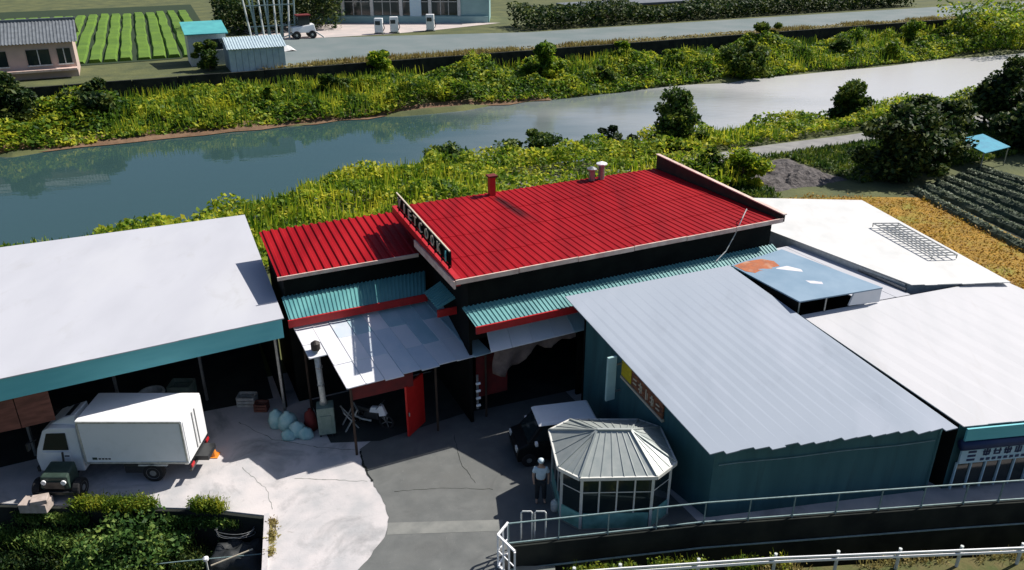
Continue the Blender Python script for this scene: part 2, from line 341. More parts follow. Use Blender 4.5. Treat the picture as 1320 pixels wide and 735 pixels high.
def leafquads(pts, size, aspect=.55, upb=.6, rng=RNG, var=.5):
    n = len(pts); nrm = rng.normal(size=(n, 3)); nrm[:, 2] = np.abs(nrm[:, 2]) + upb; nrm /= np.linalg.norm(nrm, axis=1)[:, None]
    a = rng.normal(size=(n, 3)); u = np.cross(nrm, a); u /= np.linalg.norm(u, axis=1)[:, None]; v = np.cross(nrm, u)
    L = (size * (1 - var / 2 + var * rng.random(n)))[:, None] / 2
    c = np.stack([pts - u * L, pts - v * L * aspect + u * L * .15, pts + u * L, pts + v * L * aspect + u * L * .15], 1)
    return c.reshape(-1, 3), np.arange(4 * n).reshape(n, 4)
def bladequads(base, h, wd, lean=.35, rng=RNG):
    n = len(base); a = rng.random(n) * 6.283; hh = h * (.6 + .6 * rng.random(n)); d = np.stack([np.cos(a), np.sin(a), 0 * a], 1)
    sd_ = np.stack([-np.sin(a), np.cos(a), 0 * a], 1) * (wd / 2); b2 = rng.random(n) * 6.283; ln = np.stack([np.cos(b2), np.sin(b2), 0 * a], 1) * (hh * lean * rng.random(n))[:, None]
    up = np.zeros((n, 3)); up[:, 2] = hh
    c = np.stack([base - sd_, base + sd_, base + up + ln + sd_ * .25, base + up + ln - sd_ * .25], 1)
    return c.reshape(-1, 3), np.arange(4 * n).reshape(n, 4)
def merge(*vq):
    V = []; Q = []; k = 0
    for v, q in vq: V.append(v); Q.append(q + k); k += len(v)
    return np.concatenate(V), np.concatenate(Q)
_T = np.random.default_rng(5).random((256, 256))
def vnoise(x, y):
    xi = np.floor(x).astype(int); yi = np.floor(y).astype(int); fx = x - xi; fy = y - yi; fx = fx * fx * (3 - 2 * fx); fy = fy * fy * (3 - 2 * fy)
    g = lambda i, j: _T[i % 256, j % 256]
    return (g(xi, yi) * (1 - fx) + g(xi + 1, yi) * fx) * (1 - fy) + (g(xi, yi + 1) * (1 - fx) + g(xi + 1, yi + 1) * fx) * fy

# ------------------------------------------------------------------ ground, river, roads
TP = [(-2500, -1.7), (27, -1.7), (30.5, -.06), (31.4, 0), (52, 0), (56, -.6), (66, -3.9), (69, -5.2), (88, -5.2), (91.5, -4.0), (96, -3.2), (104.2, -2.3), (104.5, -.01), (4000, -.01)]
def bank_shift(s): return -7.5 * np.clip((13.0 - np.asarray(s, dtype=float)) / 15.0, 0, 1)
def hterr(t, s=60.0):
    t = np.asarray(t, dtype=float); t = np.where((t > 40) & (t < 79), np.minimum(t - bank_shift(s) * np.clip((t - 40) / 8, 0, 1), 80), t)
    return np.interp(t, [a for a, _ in TP], [b_ for _, b_ in TP])
ss = np.array([-3000, -600, -200, -100] + list(np.arange(-60, 161, 4)) + [220, 400, 1000, 3000], dtype=float)
ts = np.array(sorted(set([a for a, _ in TP] + list(np.arange(32, 104, 2.0)) + [10, 130, 200, 500, 1200])), dtype=float)
V = []; Fq = []
for t in ts:
    for s in ss:
        z = float(hterr(t, s))
        if 53 < t < 68 or 88 < t < 103: z += (float(vnoise(np.array(s * .17), np.array(t * .21))) - .5) * .9
        V.append(W(s, t, z))
ns = len(ss)
for j in range(len(ts) - 1):
    for i in range(ns - 1): Fq.append((j * ns + i, j * ns + i + 1, (j + 1) * ns + i + 1, (j + 1) * ns + i))
struct('ground', MB().add(V, Fq), 'soil')
wv = [W(s, t, -4.0) for t in (54, 96) for s in (-600, 900)]
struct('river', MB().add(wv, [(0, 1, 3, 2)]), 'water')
struct('mud_bank', MB().poly([W(s, 91.3 + .5 * math.sin(s), -3.93) for s in np.arange(-30, 50, 3)] + [W(s, 93.2, -3.3) for s in np.arange(48, -31, -6)]), 'mud')
struct('riverside_road', MB().poly([W(-6, 107.2, .02), W(400, 104.9, .02), W(400, 117, .02), W(60, 122, .02), W(24, 131, .02), W(14, 131, .02), W(14, 107.2, .02)]), 'asphalt_far')
struct('road_verge', MB().poly([W(14, 104.6, .03), W(400, 104.55, .03), W(400, 104.85, .03), W(14, 106.9, .03)]), 'verge')
struct('forecourt', MB().poly([(-36, 127, .03), (-20, 133.5, .03), (-12, 139, .03), (-2, 147.9, .03), (-40, 147.9, .03), (-46, 138, .03)]), 'forecourt')

# concrete yard slab with the bridge to the road
yard = [(-70, 21.4), (-17, 21.3), (-10.2, 21.05), (-8.0, 20.7), (-7.35, 18.0), (-7.3, 12), (-.25, 12), (-.25, 18.95), (6, 19.85), (17, 21.0), (60, 25.5)] + [W(62, 31)[:2], W(-80, 31)[:2]]
struct('yard', MB().prism(yard, -2.0, 0.0), 'concrete')
asp = [(-5.6, 24.3), (-5.45, 23.75), (-5.1, 22.9), (-4.75, 22.2), (-4.3, 21.4), (-4.05, 20.6), (-4.0, 20.2), (-4.1, 19.5), (-4.35, 18.9), (-4.9, 17.8), (-5.2, 14), (-.3, 14), (-.3, 18.98), (5.9, 19.9), (6.1, 20.3), W(13.9, 25.6)[:2], W(9, 25.6)[:2], W(6.2, 25.0)[:2]]
rg = []
for i in range(len(asp)):
    p, q = Vector(asp[i]), Vector(asp[(i + 1) % len(asp)]); nn = max(1, int((q - p).length / .18)) if i < 10 else 1
    for k in range(nn):
        c_ = p.lerp(q, k / nn); j_ = .035 if i < 10 else 0; rg.append((c_.x + random.uniform(-j_, j_), c_.y + random.uniform(-j_, j_)))
struct('asphalt_patch', MB().poly([(x, y, .005) for x, y in rg]), 'asphalt')
def crack(pts, wd, m, name, z):
    mb = MB(); L = []
    for i in range(len(pts) - 1):
        p, q = Vector(pts[i]), Vector(pts[i + 1]); nn = max(2, int((q - p).length / .15)); L += [p.lerp(q, k / nn) + Vector((random.uniform(-.03, .03), random.uniform(-.03, .03))) for k in range(nn)]
    for a, b_ in zip(L[:-1], L[1:]):
        d = (b_ - a).normalized(); n_ = Vector((-d.y, d.x)) * wd * random.uniform(.4, 1); mb.add([(a.x - n_.x, a.y - n_.y, z), (b_.x - n_.x, b_.y - n_.y, z), (b_.x + n_.x, b_.y + n_.y, z), (a.x + n_.x, a.y + n_.y, z)], [(0, 1, 2, 3)])
    struct(name, mb, m)
crack([(-5.55, 24.2), (-5.3, 23.3), (-4.75, 22.25)], .05, 'concrete_dark', 'pavement_crack', .013)
crack([(-10.6, 26.0), (-9.0, 24.9), (-7.2, 24.4), (-5.6, 24.2)], .02, 'concrete_dirty', 'pavement_crack', .005)
crack([(-7.6, 22.6), (-6.0, 22.5), (-4.9, 22.45)], .015, 'concrete_dirty', 'pavement_crack', .005)
crack([(-9.6, 23.2), (-8.4, 22.0), (-7.9, 20.9)], .012, 'concrete_dirty', 'pavement_crack', .005)
crack([(-4.0, 21.9), (-2.2, 22.1), (-.5, 22.0)], .012, 'concrete_dark', 'pavement_crack', .009)
crack([(-2.2, 25.2), (-1.9, 23.6), (-1.2, 22.2)], .012, 'concrete_dark', 'pavement_crack', .009)
struct('concrete_band', MB().poly([(-4.02, 20.35, .010), (-.3, 20.5, .010), (-.3, 19.98, .010), (-3.98, 19.8, .010)]), 'slab_band')
struct('near_road', MB().prism([(-60, 5), (60, 8), (60, 20.2), (15.5, 18.95), (8, 18.35), (2.6, 17.9), (1.9, 13.5), (-7, 13.4), (-8, 16.5), (-60, 15.5)], -2.0, -.02), 'verge')

struct('shed_floor', MB().poly([W(-15.2, 28.6, .004), W(-3, 28.8, .004), W(0, 29.4, .004), W(2.9, 29.2, .004), W(3.2, 37.2, .004), W(-15.2, 37.2, .004)]), 'shaded_floor')  # shade inside the open shed painted as a dark floor sheet
struct('workshop_floor', MB().poly([W(4.3, 25.2, .014), W(6.0, 24.55, .014), W(9.5, 24.9, .014), W(14, 24.6, .014), W(21, 24.5, .014), W(21, 28.9, .014), W(9.7, 28.9, .014), W(9.4, 28.4, .014), W(4.2, 28.4, .014)]), 'shaded_floor')  # shade under canopy and workshop painted dark on the floor
# right-hand fields and the levee path
struct('levee_path', MB().poly([W(s, 48.6 + .25 * math.sin(s * .4), .02) for s in range(20, 121, 4)] + [W(s, 51.0 + .2 * math.sin(s * .3), .02) for s in range(120, 19, -4)]), 'path_grey')
gm = MB(); GN = 26
gv = []
for j in range(GN + 1):
    for i in range(GN + 1):
        s = 38.6 + 8.5 * i / GN; t = 40.6 + 7.4 * j / GN; e = min(i, GN - i, j, GN - j) / 6.0
        n_ = float(vnoise(np.array(s * 1.3), np.array(t * 1.3))) + .5 * float(vnoise(np.array(s * 3.1), np.array(t * 3.1)))
        gv.append(W(s, t, .52 * n_ * min(1, e * 1.3) * (.35 + .65 * math.sin(math.pi * i / GN)) - .16 + .10 * min(1, e)))
gm.add(gv, [(j * (GN + 1) + i, j * (GN + 1) + i + 1, (j + 1) * (GN + 1) + i + 1, (j + 1) * (GN + 1) + i) for j in range(GN) for i in range(GN)])
struct('gravel_heap', gm, 'gravel_dark')
struct('dry_field', MB().poly([W(39, 40, .022), W(45.5, 37.2, .022), W(49, 35.4, .022), W(46.8, 27.6, .022), W(44, 22, .022), W(33.5, 19, .022), W(34.3, 30, .022), W(35, 36, .022)]), 'dry_field')
struct('vegetable_plot', MB().poly([W(47.6, 37.2, .018), W(58.5, 39.2, .018), W(60, 27, .018), W(44.0, 24, .018)]), 'plot_soil')
for k in range(7):
    a0 = (48.5 + k * 1.45, 37.0 + k * .28); a1 = (45.0 + k * 2.0, 25.0 + k * .5); sec = 26; vs = []; fs = []
    for j in range(sec + 1):
        f = j / sec; s = a0[0] + (a1[0] - a0[0]) * f; t = a0[1] + (a1[1] - a0[1]) * f; wob = .06 * math.sin(j * 1.7 + k)
        for ds, dz in ((-.42, .0), (-.32, .22), (-.10, .34), (.10, .34), (.32, .22), (.42, .0)):
            vs.append(W(s + ds * (1 + .15 * random.uniform(-1, 1)) + wob, t, .02 + dz * (.85 + .35 * random.random())))
    for j in range(sec):
        for m_ in range(5): a = j * 6 + m_; fs.append((a, a + 1, a + 7, a + 6))
    fs += [tuple(range(6)), tuple(range(sec * 6 + 5, sec * 6 - 1, -1))]
    o = MB().add(vs, fs).build('vegetable_row', 'net_dark', loc=W(a0[0], a0[1], 0))
    rr_ = np.random.default_rng(90 + k); f = rr_.random(1100); sp = a0[0] + (a1[0] - a0[0]) * f + rr_.normal(size=1100) * .09; tp_ = a0[1] + (a1[1] - a0[1]) * f
    vv, qq = leafquads(np.stack([sp * CA - tp_ * SA, sp * SA + tp_ * CA, .33 + .12 * rr_.random(1100)], 1), .15, rng=rr_, var=1.0); npmesh('leaves', vv, qq, 'leaf_row', o)
    tag(o, 'dark green vegetable row touching the dry orange field' if k == 0 else 'dark green vegetable row nearest the blue tarpaulin shelter' if k == 6 else 'long dark green vegetable row in the middle of the vegetable plot', 'crop row', 'vegetable rows')

# ------------------------------------------------------------------ buildings
def text_mesh(txt, size, extr, name, m, parent, loc, right, up, width=None):
    cu = bpy.data.curves.new('t', 'FONT'); cu.body = txt; cu.size = size; cu.extrude = extr; cu.align_x = 'CENTER'; cu.align_y = 'CENTER'
    tmp = bpy.data.objects.new('t', cu); COL.objects.link(tmp); dg = bpy.context.evaluated_depsgraph_get(); dg.update()
    me = bpy.data.meshes.new_from_object(tmp.evaluated_get(dg)); bpy.data.objects.remove(tmp)
    right = Vector(right).normalized(); up = Vector(up).normalized(); nr = right.cross(up); org = ORG[parent.name]
    k = 1.0
    if width:
        xs = [v.co.x for v in me.vertices]; k = width / max(1e-6, (max(xs) - min(xs)))
    for v in me.vertices: v.co = Vector(loc) + right * v.co.x * k + up * v.co.y + nr * v.co.z - org
    me.name = name; me.materials.clear(); me.materials.append(MATS[m]); o = bpy.data.objects.new(name, me); COL.objects.link(o); o.parent = parent; ORG[o.name] = org
    return o
A3 = Vector((CA, SA, 0)); B3 = Vector((-SA, CA, 0))

# --- open-fronted shed with the pale roof
sh = thing('open_shed', W(-5, 33), 'long open-fronted shed with pale lilac metal roof and teal fascia', 'shed')
strips(sh, WQ((-15.5, 38.1, 5.0), (3.68, 37.7, 5.0), (3.45, 26.98, 4.6), (-15.5, 26.0, 4.6)), 21, 'roof_lilac', jag=.01, rib=.0, wob=.0002, seed=3, gap=.0)
MB().hexa([W(-15.4, 26.06, 3.78), W(3.38, 27.04, 3.78), W(3.38, 27.10, 3.78), W(-15.4, 26.12, 3.78)], [W(-15.4, 26.06, 4.55), W(3.38, 27.04, 4.55), W(3.38, 27.10, 4.55), W(-15.4, 26.12, 4.55)]).build('fascia', 'teal_fascia', sh)
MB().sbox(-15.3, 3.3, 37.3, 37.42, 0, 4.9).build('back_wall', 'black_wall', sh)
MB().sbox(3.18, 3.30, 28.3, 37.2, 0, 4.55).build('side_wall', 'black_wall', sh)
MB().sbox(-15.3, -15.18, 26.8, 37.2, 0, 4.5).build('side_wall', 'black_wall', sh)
for (s, t) in ((.45, 30.2), (-2.6, 29.6), (-5.6, 29.0), (3.1, 27.5), (-9.0, 28.0)):
    zt = 4.56 + (t - 27.0) * .036; MB().bar(W(s, t, 0), W(s, t, zt - .06), .09).build('post', 'steel', sh)
for i in range(9):
    s0 = -13.3 + i; tt = 26.25 + i * .052
    MB().hexa([W(s0, tt, 2.6 + .05 * (i % 2)), W(s0 + .97, tt + .05, 2.6), W(s0 + .97, tt + .11, 2.6), W(s0, tt + .06, 2.6)],
        [W(s0, tt, 3.77), W(s0 + .97, tt + .05, 3.77), W(s0 + .97, tt + .11, 3.77), W(s0, tt + .06, 3.77)]).build('board', 'brown_board', sh)
tb = MB().lathe(W(-1.5, 30.4, 0), [(.30, 0), (.40, .05), (.46, .72), (.50, .74), (.50, .80), (.42, .80), (.40, .15)], 16).build('plastic_tub', 'white_dull', loc=W(-1.5, 30.4, 0))
tag(tb, 'round white plastic tub in the dark open shed', 'tub')

# --- red roofed building: one building, two roof levels
rb = thing('red_roof_building', W(14, 28), 'black building with two bright red ribbed metal roofs', 'building')
corrugated(WQ((3.62, 32.4, 5.99), (9.5, 32.4, 5.99), (9.5, 28.38, 5.56), (3.62, 28.38, 5.56)), 18, .06).build('side_roof', 'red_roof', rb)
for c in range(4):     # four lapped courses of ribbed sheet
    f0, f1 = c / 4, (c + 1) / 4 + (.012 if c < 3 else 0); zc = lambda f: 6.60 - .38 * f + (3 - c) * .014 - .02; tc_ = lambda f: 31.3 - 7.3 * f; se = lambda f: 22.3 + 1.4 * f
    corrugated(WQ((9.12, tc_(f0), zc(f0)), (se(f0), tc_(f0), zc(f0)), (se(f1), tc_(f1), zc(f1)), (9.12, tc_(f1), zc(f1))), 46, .028).build('main_roof', 'red_roof', rb)
MB().hexa([W(9.0, 24.0, 6.02), W(9.2, 24.0, 6.02), W(9.2, 31.3, 6.4), W(9.0, 31.3, 6.4)], [W(9.0, 24.0, 6.31), W(9.2, 24.0, 6.31), W(9.2, 31.3, 6.69), W(9.0, 31.3, 6.69)]).build('edge_flashing', 'red_trim', rb)
for i in range(6):   # cream eave trim in lengths
    a, b_ = i / 6, (i + 1) / 6 - .002; s0, s1 = 9.0 + 14.75 * a, 9.0 + 14.75 * b_; dz = .012 * (i % 2)
    MB().sbox(s0, s1, 23.93, 23.985, 6.10 + dz, 6.28 + dz).build('eave_trim', 'cream_trim', rb)
MB().sbox(3.58, 9.1, 28.31, 28.37, 5.48, 5.62).build('eave_trim', 'cream_trim', rb)
MB().sbox(8.93, 8.99, 23.94, 28.30, 5.95, 6.24).build('eave_trim', 'cream_trim', rb)
# sloping end parapet
MB().hexa([W(22.32, 31.3, 6.5), W(22.42, 31.3, 6.5), W(23.86, 24.0, 6.1), W(23.76, 24.0, 6.1)], [W(22.32, 31.3, 7.30), W(22.42, 31.3, 7.30), W(23.86, 24.0, 6.42), W(23.76, 24.0, 6.42)]).build('parapet', 'dark_wood', rb)
MB().hexa([W(22.28, 31.34, 7.302), W(22.46, 31.34, 7.302), W(23.90, 23.95, 6.422), W(23.72, 23.95, 6.422)], [W(22.28, 31.34, 7.345), W(22.46, 31.34, 7.345), W(23.90, 23.95, 6.465), W(23.72, 23.95, 6.465)]).build('parapet_cap', 'cream_trim', rb)
# walls
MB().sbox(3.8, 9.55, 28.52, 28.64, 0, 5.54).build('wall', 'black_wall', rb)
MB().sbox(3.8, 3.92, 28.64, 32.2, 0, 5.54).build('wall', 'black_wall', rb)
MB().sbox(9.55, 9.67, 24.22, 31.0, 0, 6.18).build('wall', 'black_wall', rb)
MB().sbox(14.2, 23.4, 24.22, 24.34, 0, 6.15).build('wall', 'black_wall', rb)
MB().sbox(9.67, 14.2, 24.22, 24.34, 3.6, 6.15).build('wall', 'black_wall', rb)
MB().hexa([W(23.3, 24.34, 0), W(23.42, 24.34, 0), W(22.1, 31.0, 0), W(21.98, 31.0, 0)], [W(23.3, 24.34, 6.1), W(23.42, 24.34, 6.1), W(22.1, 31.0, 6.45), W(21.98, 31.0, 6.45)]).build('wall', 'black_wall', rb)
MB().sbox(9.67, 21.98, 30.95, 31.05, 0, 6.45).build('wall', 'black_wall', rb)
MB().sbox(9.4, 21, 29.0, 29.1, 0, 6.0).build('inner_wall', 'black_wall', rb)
# vents and flue on the roof
fl = MB().sbox(13.35, 13.62, 30.9, 31.15, 6.4, 7.45).build('flue', 'red_trim', rb); MB().sbox(13.28, 13.69, 30.83, 31.22, 7.452, 7.53).build('flue_cap', 'red_dull', fl)
for i, (s, h) in enumerate(((18.55, .50), (19.05, .68))):
    v_ = MB().tube([W(s, 31.0, 6.5), W(s, 31.0, 6.6 + h)], .15, 10).build('roof_vent', 'steel', rb)
    MB().lathe(W(s, 31.0, 6.6 + h), [(.16, .0), (.26, .04), (.26, .09), (.06, .17)], 10).build('vent_cowl', 'white_paint' if i else 'steel', v_)
# lean-to roofs with red fascia
def leanto(q, ribs, fascia):
    corrugated(q, ribs, .035).build('lean_to_roof', 'teal_roof', rb)
    for b_, t_ in fascia: MB().hexa(b_, t_).build('lean_to_fascia', 'red_trim', rb)
def fbox(s0, s1, t0, t1, z0, z1): q = [(s0, t0), (s1, t0), (s1, t1), (s0, t1)]; return ([W(a, b_, z0) for a, b_ in q], [W(a, b_, z1) for a, b_ in q])
MB().sbox(3.92, 9.4, 32.1, 32.2, 0, 5.9).build('wall', 'black_wall', rb)
leanto(WQ((3.66, 28.5, 4.72), (9.4, 28.5, 4.72), (8.95, 27.2, 4.34), (3.66, 27.2, 4.34)), 36, [fbox(3.6, 8.98, 27.1, 27.17, 4.08, 4.38)])
leanto(WQ((9.56, 25.5, 4.80), (9.56, 27.18, 4.80), (8.82, 27.05, 4.5), (8.82, 25.5, 4.5)), 9, [fbox(8.78, 9.7, 25.40, 25.47, 4.18, 4.48)])
leanto(WQ((9.3, 24.2, 5.04), (23.6, 24.2, 5.04), (23.6, 23.25, 4.66), (9.45, 23.25, 4.66)), 84, [fbox(9.42, 14.2, 23.16, 23.23, 4.42, 4.70)])
# pale sheets of the yard canopies, bluer towards the back right
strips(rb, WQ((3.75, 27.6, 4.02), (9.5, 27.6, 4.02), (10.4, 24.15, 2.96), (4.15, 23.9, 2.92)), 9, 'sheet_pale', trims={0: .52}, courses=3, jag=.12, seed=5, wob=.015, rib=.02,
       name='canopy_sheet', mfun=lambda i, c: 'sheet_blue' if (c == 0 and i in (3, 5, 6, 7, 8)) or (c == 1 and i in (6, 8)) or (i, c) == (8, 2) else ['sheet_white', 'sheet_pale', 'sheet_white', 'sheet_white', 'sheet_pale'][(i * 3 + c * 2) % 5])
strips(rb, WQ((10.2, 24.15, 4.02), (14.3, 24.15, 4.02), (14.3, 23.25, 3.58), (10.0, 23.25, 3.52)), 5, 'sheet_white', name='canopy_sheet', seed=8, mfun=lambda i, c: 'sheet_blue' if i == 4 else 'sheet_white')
for s, t in ((4.1, 27.4), (5.0, 24.1), (10.25, 24.35), (8.2, 24.25)):
    MB().bar(W(s, t, 0), W(s, t, 2.92 if t < 25 else 3.9), .08).build('canopy_post', 'dark_wood', rb)
MB().sbox(5.1, 7.35, 24.3, 24.38, 2.2, 2.85).build('red_board', 'red_dull', rb)
MB().sbox(9.9, 11.2, 24.45, 24.53, .9, 2.9).build('red_board', 'red_dull', rb)
# open red door leaf
dl = MB().hexa([W(7.0, 24.30, .08), W(7.05, 24.24, .08), W(7.93, 24.92, .08), W(7.88, 24.98, .08)], [W(7.0, 24.30, 2.25), W(7.05, 24.24, 2.25), W(7.93, 24.92, 2.25), W(7.88, 24.98, 2.25)]).build('door', 'red_door', rb)
MB().sbox(7.08, 7.12, 24.2, 24.24, 1.0, 1.15).build('handle', 'steel', dl)
for i in range(4):
    MB().tube([W(9.62, 23.8, 1.0 + i * .32), W(9.78, 23.8, 1.0 + i * .32)], .05, 8).build('insulator', 'white_paint', rb)
MB().sbox(9.66, 9.74, 23.86, 23.9, .8, 2.3).build('insulator_bracket', 'steel', rb)

# roof sign
sg = thing('roof_sign', W(9.1, 27.6, 6.35), 'long black framed rooftop sign with pale lettering on the red roof', 'sign')
fz = lambda t: 6.35 + (t - 24.0) * .052
for i in range(9):
    t = 24.75 + i * .72; MB().bar(W(9.06, t, fz(t) + .0), W(9.06, t, fz(t) + .74), .05).build('post', 'black_wall', sg)
MB().bar(W(9.06, 24.6, fz(24.6) + .74), W(9.06, 30.7, fz(30.7) + .74), .05).build('top_rail', 'sign_cream', sg)
MB().bar(W(9.06, 24.6, fz(24.6) + .12), W(9.06, 30.7, fz(30.7) + .12), .05).build('bottom_rail', 'black_wall', sg)
MB().hexa([W(9.09, 24.6, fz(24.6) + .15), W(9.11, 24.6, fz(24.6) + .15), W(9.11, 30.7, fz(30.7) + .15), W(9.09, 30.7, fz(30.7) + .15)], [W(9.09, 24.6, fz(24.6) + .71), W(9.11, 24.6, fz(24.6) + .71), W(9.11, 30.7, fz(30.7) + .71), W(9.09, 30.7, fz(30.7) + .71)]).build('backing_mesh', 'black_wall', sg)
for i, ch in enumerate('VIETCOOK'):
    t = 30.3 - i * .66; text_mesh(ch, .58, .02, 'letter', 'sign_cream', sg, W(9.03, t, fz(t) + .42), -B3, (0, 0, 1), .09 if ch == 'I' else .34)
t = 24.95; MB().lathe(Vector(W(9.03, t, fz(t) + .43)), [(.01, -.03), (.2, -.03), (.2, .03), (.01, .03)], 16, 'X').build('emblem', 'teal_bright', sg)

# torn tarpaulin under the small canopy
tv = []; tf = []; n1, n2 = 16, 9
for j in range(n2 + 1):
    for i in range(n1 + 1):
        u, v = i / n1, j / n2; s = 10.35 + 3.4 * u; drop = v * (1.25 - .95 * u) * (1 + .25 * math.sin(u * 9)); tv.append(W(s, 23.62 + .16 * math.sin(u * 21 + v * 3) * (.3 + v) + .25 * v, 3.44 - drop + .04 * math.sin(i * 2.3)))
for j in range(n2):
    for i in range(n1): a = j * (n1 + 1) + i; tf.append((a, a + 1, a + n1 + 2, a + n1 + 1))
tp = MB().add(tv, tf).build('torn_tarpaulin', 'tarp_brown', smooth=True, loc=W(11.5, 23.8, 3)); sm = tp.modifiers.new('thick', 'SOLIDIFY'); sm.thickness = .02
tag(tp, 'torn brown tarpaulin hanging under the small white canopy', 'tarpaulin')

# --- big grey roofed workshop, front wall follows the street
wk = thing('grey_roof_workshop', W(17.5, 19), 'large workshop with blue-grey sheet roof and dark teal walls beside the gazebo', 'building')
QB = WQ((13.02, 23.3, 5.12), (20.35, 23.05, 5.12), (22.34, 13.56, 2.74), (14.15, 15.83, 2.74))
strips(wk, QB, 17, 'roof_grey', jag=.07, rib=.0, seed=12, wob=.0002, gap=.0, saw=.010)
def wallq(parent, p, q, zb, zp, zq, th, m, name='wall'):
    p = Vector((p[0], p[1], 0)); q = Vector((q[0], q[1], 0)); d = (q - p).normalized(); n_ = Vector((-d.y, d.x, 0)) * th
    return MB().hexa([(*p.xy, zb), (*q.xy, zb), (*(q + n_).xy, zb), (*(p + n_).xy, zb)], [(*p.xy, zp), (*q.xy, zq), (*(q + n_).xy, zq), (*(p + n_).xy, zp)]).build(name, m, parent)
def zQ(u, v): return bil(QB, u, v)
c00, c10, c11, c01 = zQ(.07, .06), zQ(.97, .06), zQ(.985, .965), zQ(.045, .965)
wallq(wk, c01, c11, 0, c01[2] - .06, c11[2] - .06, .12, 'teal_wall', 'front_wall')
wallq(wk, c00, c01, 0, c00[2] - .06, c01[2] - .06, .12, 'teal_wall', 'side_wall')
wallq(wk, c10, c00, 0, c10[2] - .06, c00[2] - .06, .12, 'black_wall', 'back_wall')
wallq(wk, c11, c10, 0, c11[2] - .06, c10[2] - .06, .12, 'teal_wall', 'side_wall')
fd = (Vector(c11) - Vector(c01)); fd.z = 0; fn = Vector((fd.y, -fd.x, 0)).normalized()
for k, zz in enumerate((2.12,)):
    MB().tube([Vector((c01[0], c01[1], zz)) + fn * .06 + fd * f + Vector((0, 0, .02 * math.sin(f * 14))) for f in np.linspace(.02, .97, 12)], .018, 6).build('conduit', 'fence_grey', wk)
# painted sign board on the gazebo-side wall
sdv = (Vector(c01) - Vector(c00)); sdh = Vector((sdv.x, sdv.y, 0)); sn = Vector((-sdh.y, sdh.x, 0)).normalized() * -1
if sn.x > 0: sn = -sn
def onside(f, z, off): p = Vector((c00[0], c00[1], 0)) + sdh * f + sn * off; return (p.x, p.y, z)
bs = thing('wall_sign', onside(.35, 2.9, .1), 'yellow and brown sign board on the wall facing the gazebo', 'sign')
def sidebox(f0, f1, z0a, z1a, z0b, z1b, o0, o1): return MB().hexa([onside(f0, z0a, o0), onside(f1, z0b, o0), onside(f1, z0b, o1), onside(f0, z0a, o1)], [onside(f0, z1a, o0), onside(f1, z1b, o0), onside(f1, z1b, o1), onside(f0, z1a, o1)])
sidebox(.345, .66, 3.12, 3.86, 2.50, 3.14, .02, .09).build('board', 'sign_brown', bs)
sidebox(.345, .42, 3.16, 3.84, 3.02, 3.68, .092, .12).build('yellow_panel', 'yellow', bs)
sidebox(.34, .665, 3.03, 3.11, 2.41, 2.49, .02, .13).build('frame', 'sign_cream', bs)
for k in range(5):     # blurred pale characters
    f = .44 + k * .044; z = 3.0 - k * .092
    for a, b_, c, d in ((.004, .010, .02, .42), (-.006, .020, .28, .33), (-.006, .020, .12, .17), (.016, .020, .05, .30)):
        if (k + int(a * 1000)) % 4: sidebox(f + a, f + b_, z + c, z + d, z + c - .02, z + d - .02, .092, .11).build('character', 'sign_cream', bs)
dp = thing('projecting_sign', W(13.3, 20.35, 2.25), 'narrow pale teal vertical sign board projecting from the dark workshop wall', 'sign')
MB().sbox(13.12, 13.48, 20.30, 20.40, 2.3, 4.05).build('board', 'sign_teal', dp, bevel=.015)
for z in (2.6, 3.7): MB().bar(W(13.48, 20.35, z), W(13.72, 20.35, z), .05).build('bracket', 'steel', dp)

# --- white roofed shop on the street corner
sp = thing('corner_shop', W(26.5, 16), 'white roofed street shop with blue sign and dark awning', 'building')
QS = WQ((21.42, 20.0, 4.06), (31.2, 18.95, 4.13), (33.4, 10.3, 2.78), (22.58, 13.55, 2.74))
strips(sp, QS, 13, 'roof_white', jag=.02, rib=.0, seed=22, wob=.0002, gap=.0)
qs = lambda u, v: bil(QS, u, v)
d00, d10, d11, d01 = qs(.02, .04), qs(.98, .04), qs(.98, .96), qs(.015, .96)
wallq(sp, d01, d11, 0, 2.7, 2.7, .12, 'teal_wall', 'front_wall'); wallq(sp, d11, d10, 0, 2.7, 4.05, .12, 'teal_wall', 'side_wall'); wallq(sp, d10, d00, 0, 4.0, 3.9, .12, 'black_wall', 'back_wall'); wallq(sp, d00, d01, 0, 3.85, 2.7, .12, 'black_wall', 'side_wall')
gd = Vector(d11) - Vector(d01); gd.z = 0; gn = Vector((gd.y, -gd.x, 0)).normalized()
def onfront(f, z, off): p = Vector((d01[0], d01[1], 0)) + gd * f + gn * off; return (p.x, p.y, z)
def frontbox(f0, f1, z0, z1, o0, o1): return MB().hexa([onfront(f0, z0, o0), onfront(f1, z0, o0), onfront(f1, z0, o1), onfront(f0, z0, o1)], [onfront(f0, z1, o0), onfront(f1, z1, o0), onfront(f1, z1, o1), onfront(f0, z1, o1)])
frontbox(.0, 1.0, 2.25, 2.72, .33, .40).build('fascia', 'teal_fascia', sp)
MB().tube([onfront(f, 2.02, .30) for f in np.linspace(.0, 1, 10)], .19, 10).build('awning_roll', 'ink_blue', sp, smooth=True)
fs_ = thing('shop_sign', onfront(.1, 1.6, .3), 'pale blue shop sign with dark characters under the awning', 'sign')
frontbox(.012, .55, 1.22, 1.82, .20, .27).build('board', 'sign_pale', fs_)
rn = random.Random(4)
for k in range(3): frontbox(.035, .062, 1.32 + k * .16, 1.40 + k * .16, .272, .285).build('stripe', 'ink_blue', fs_)
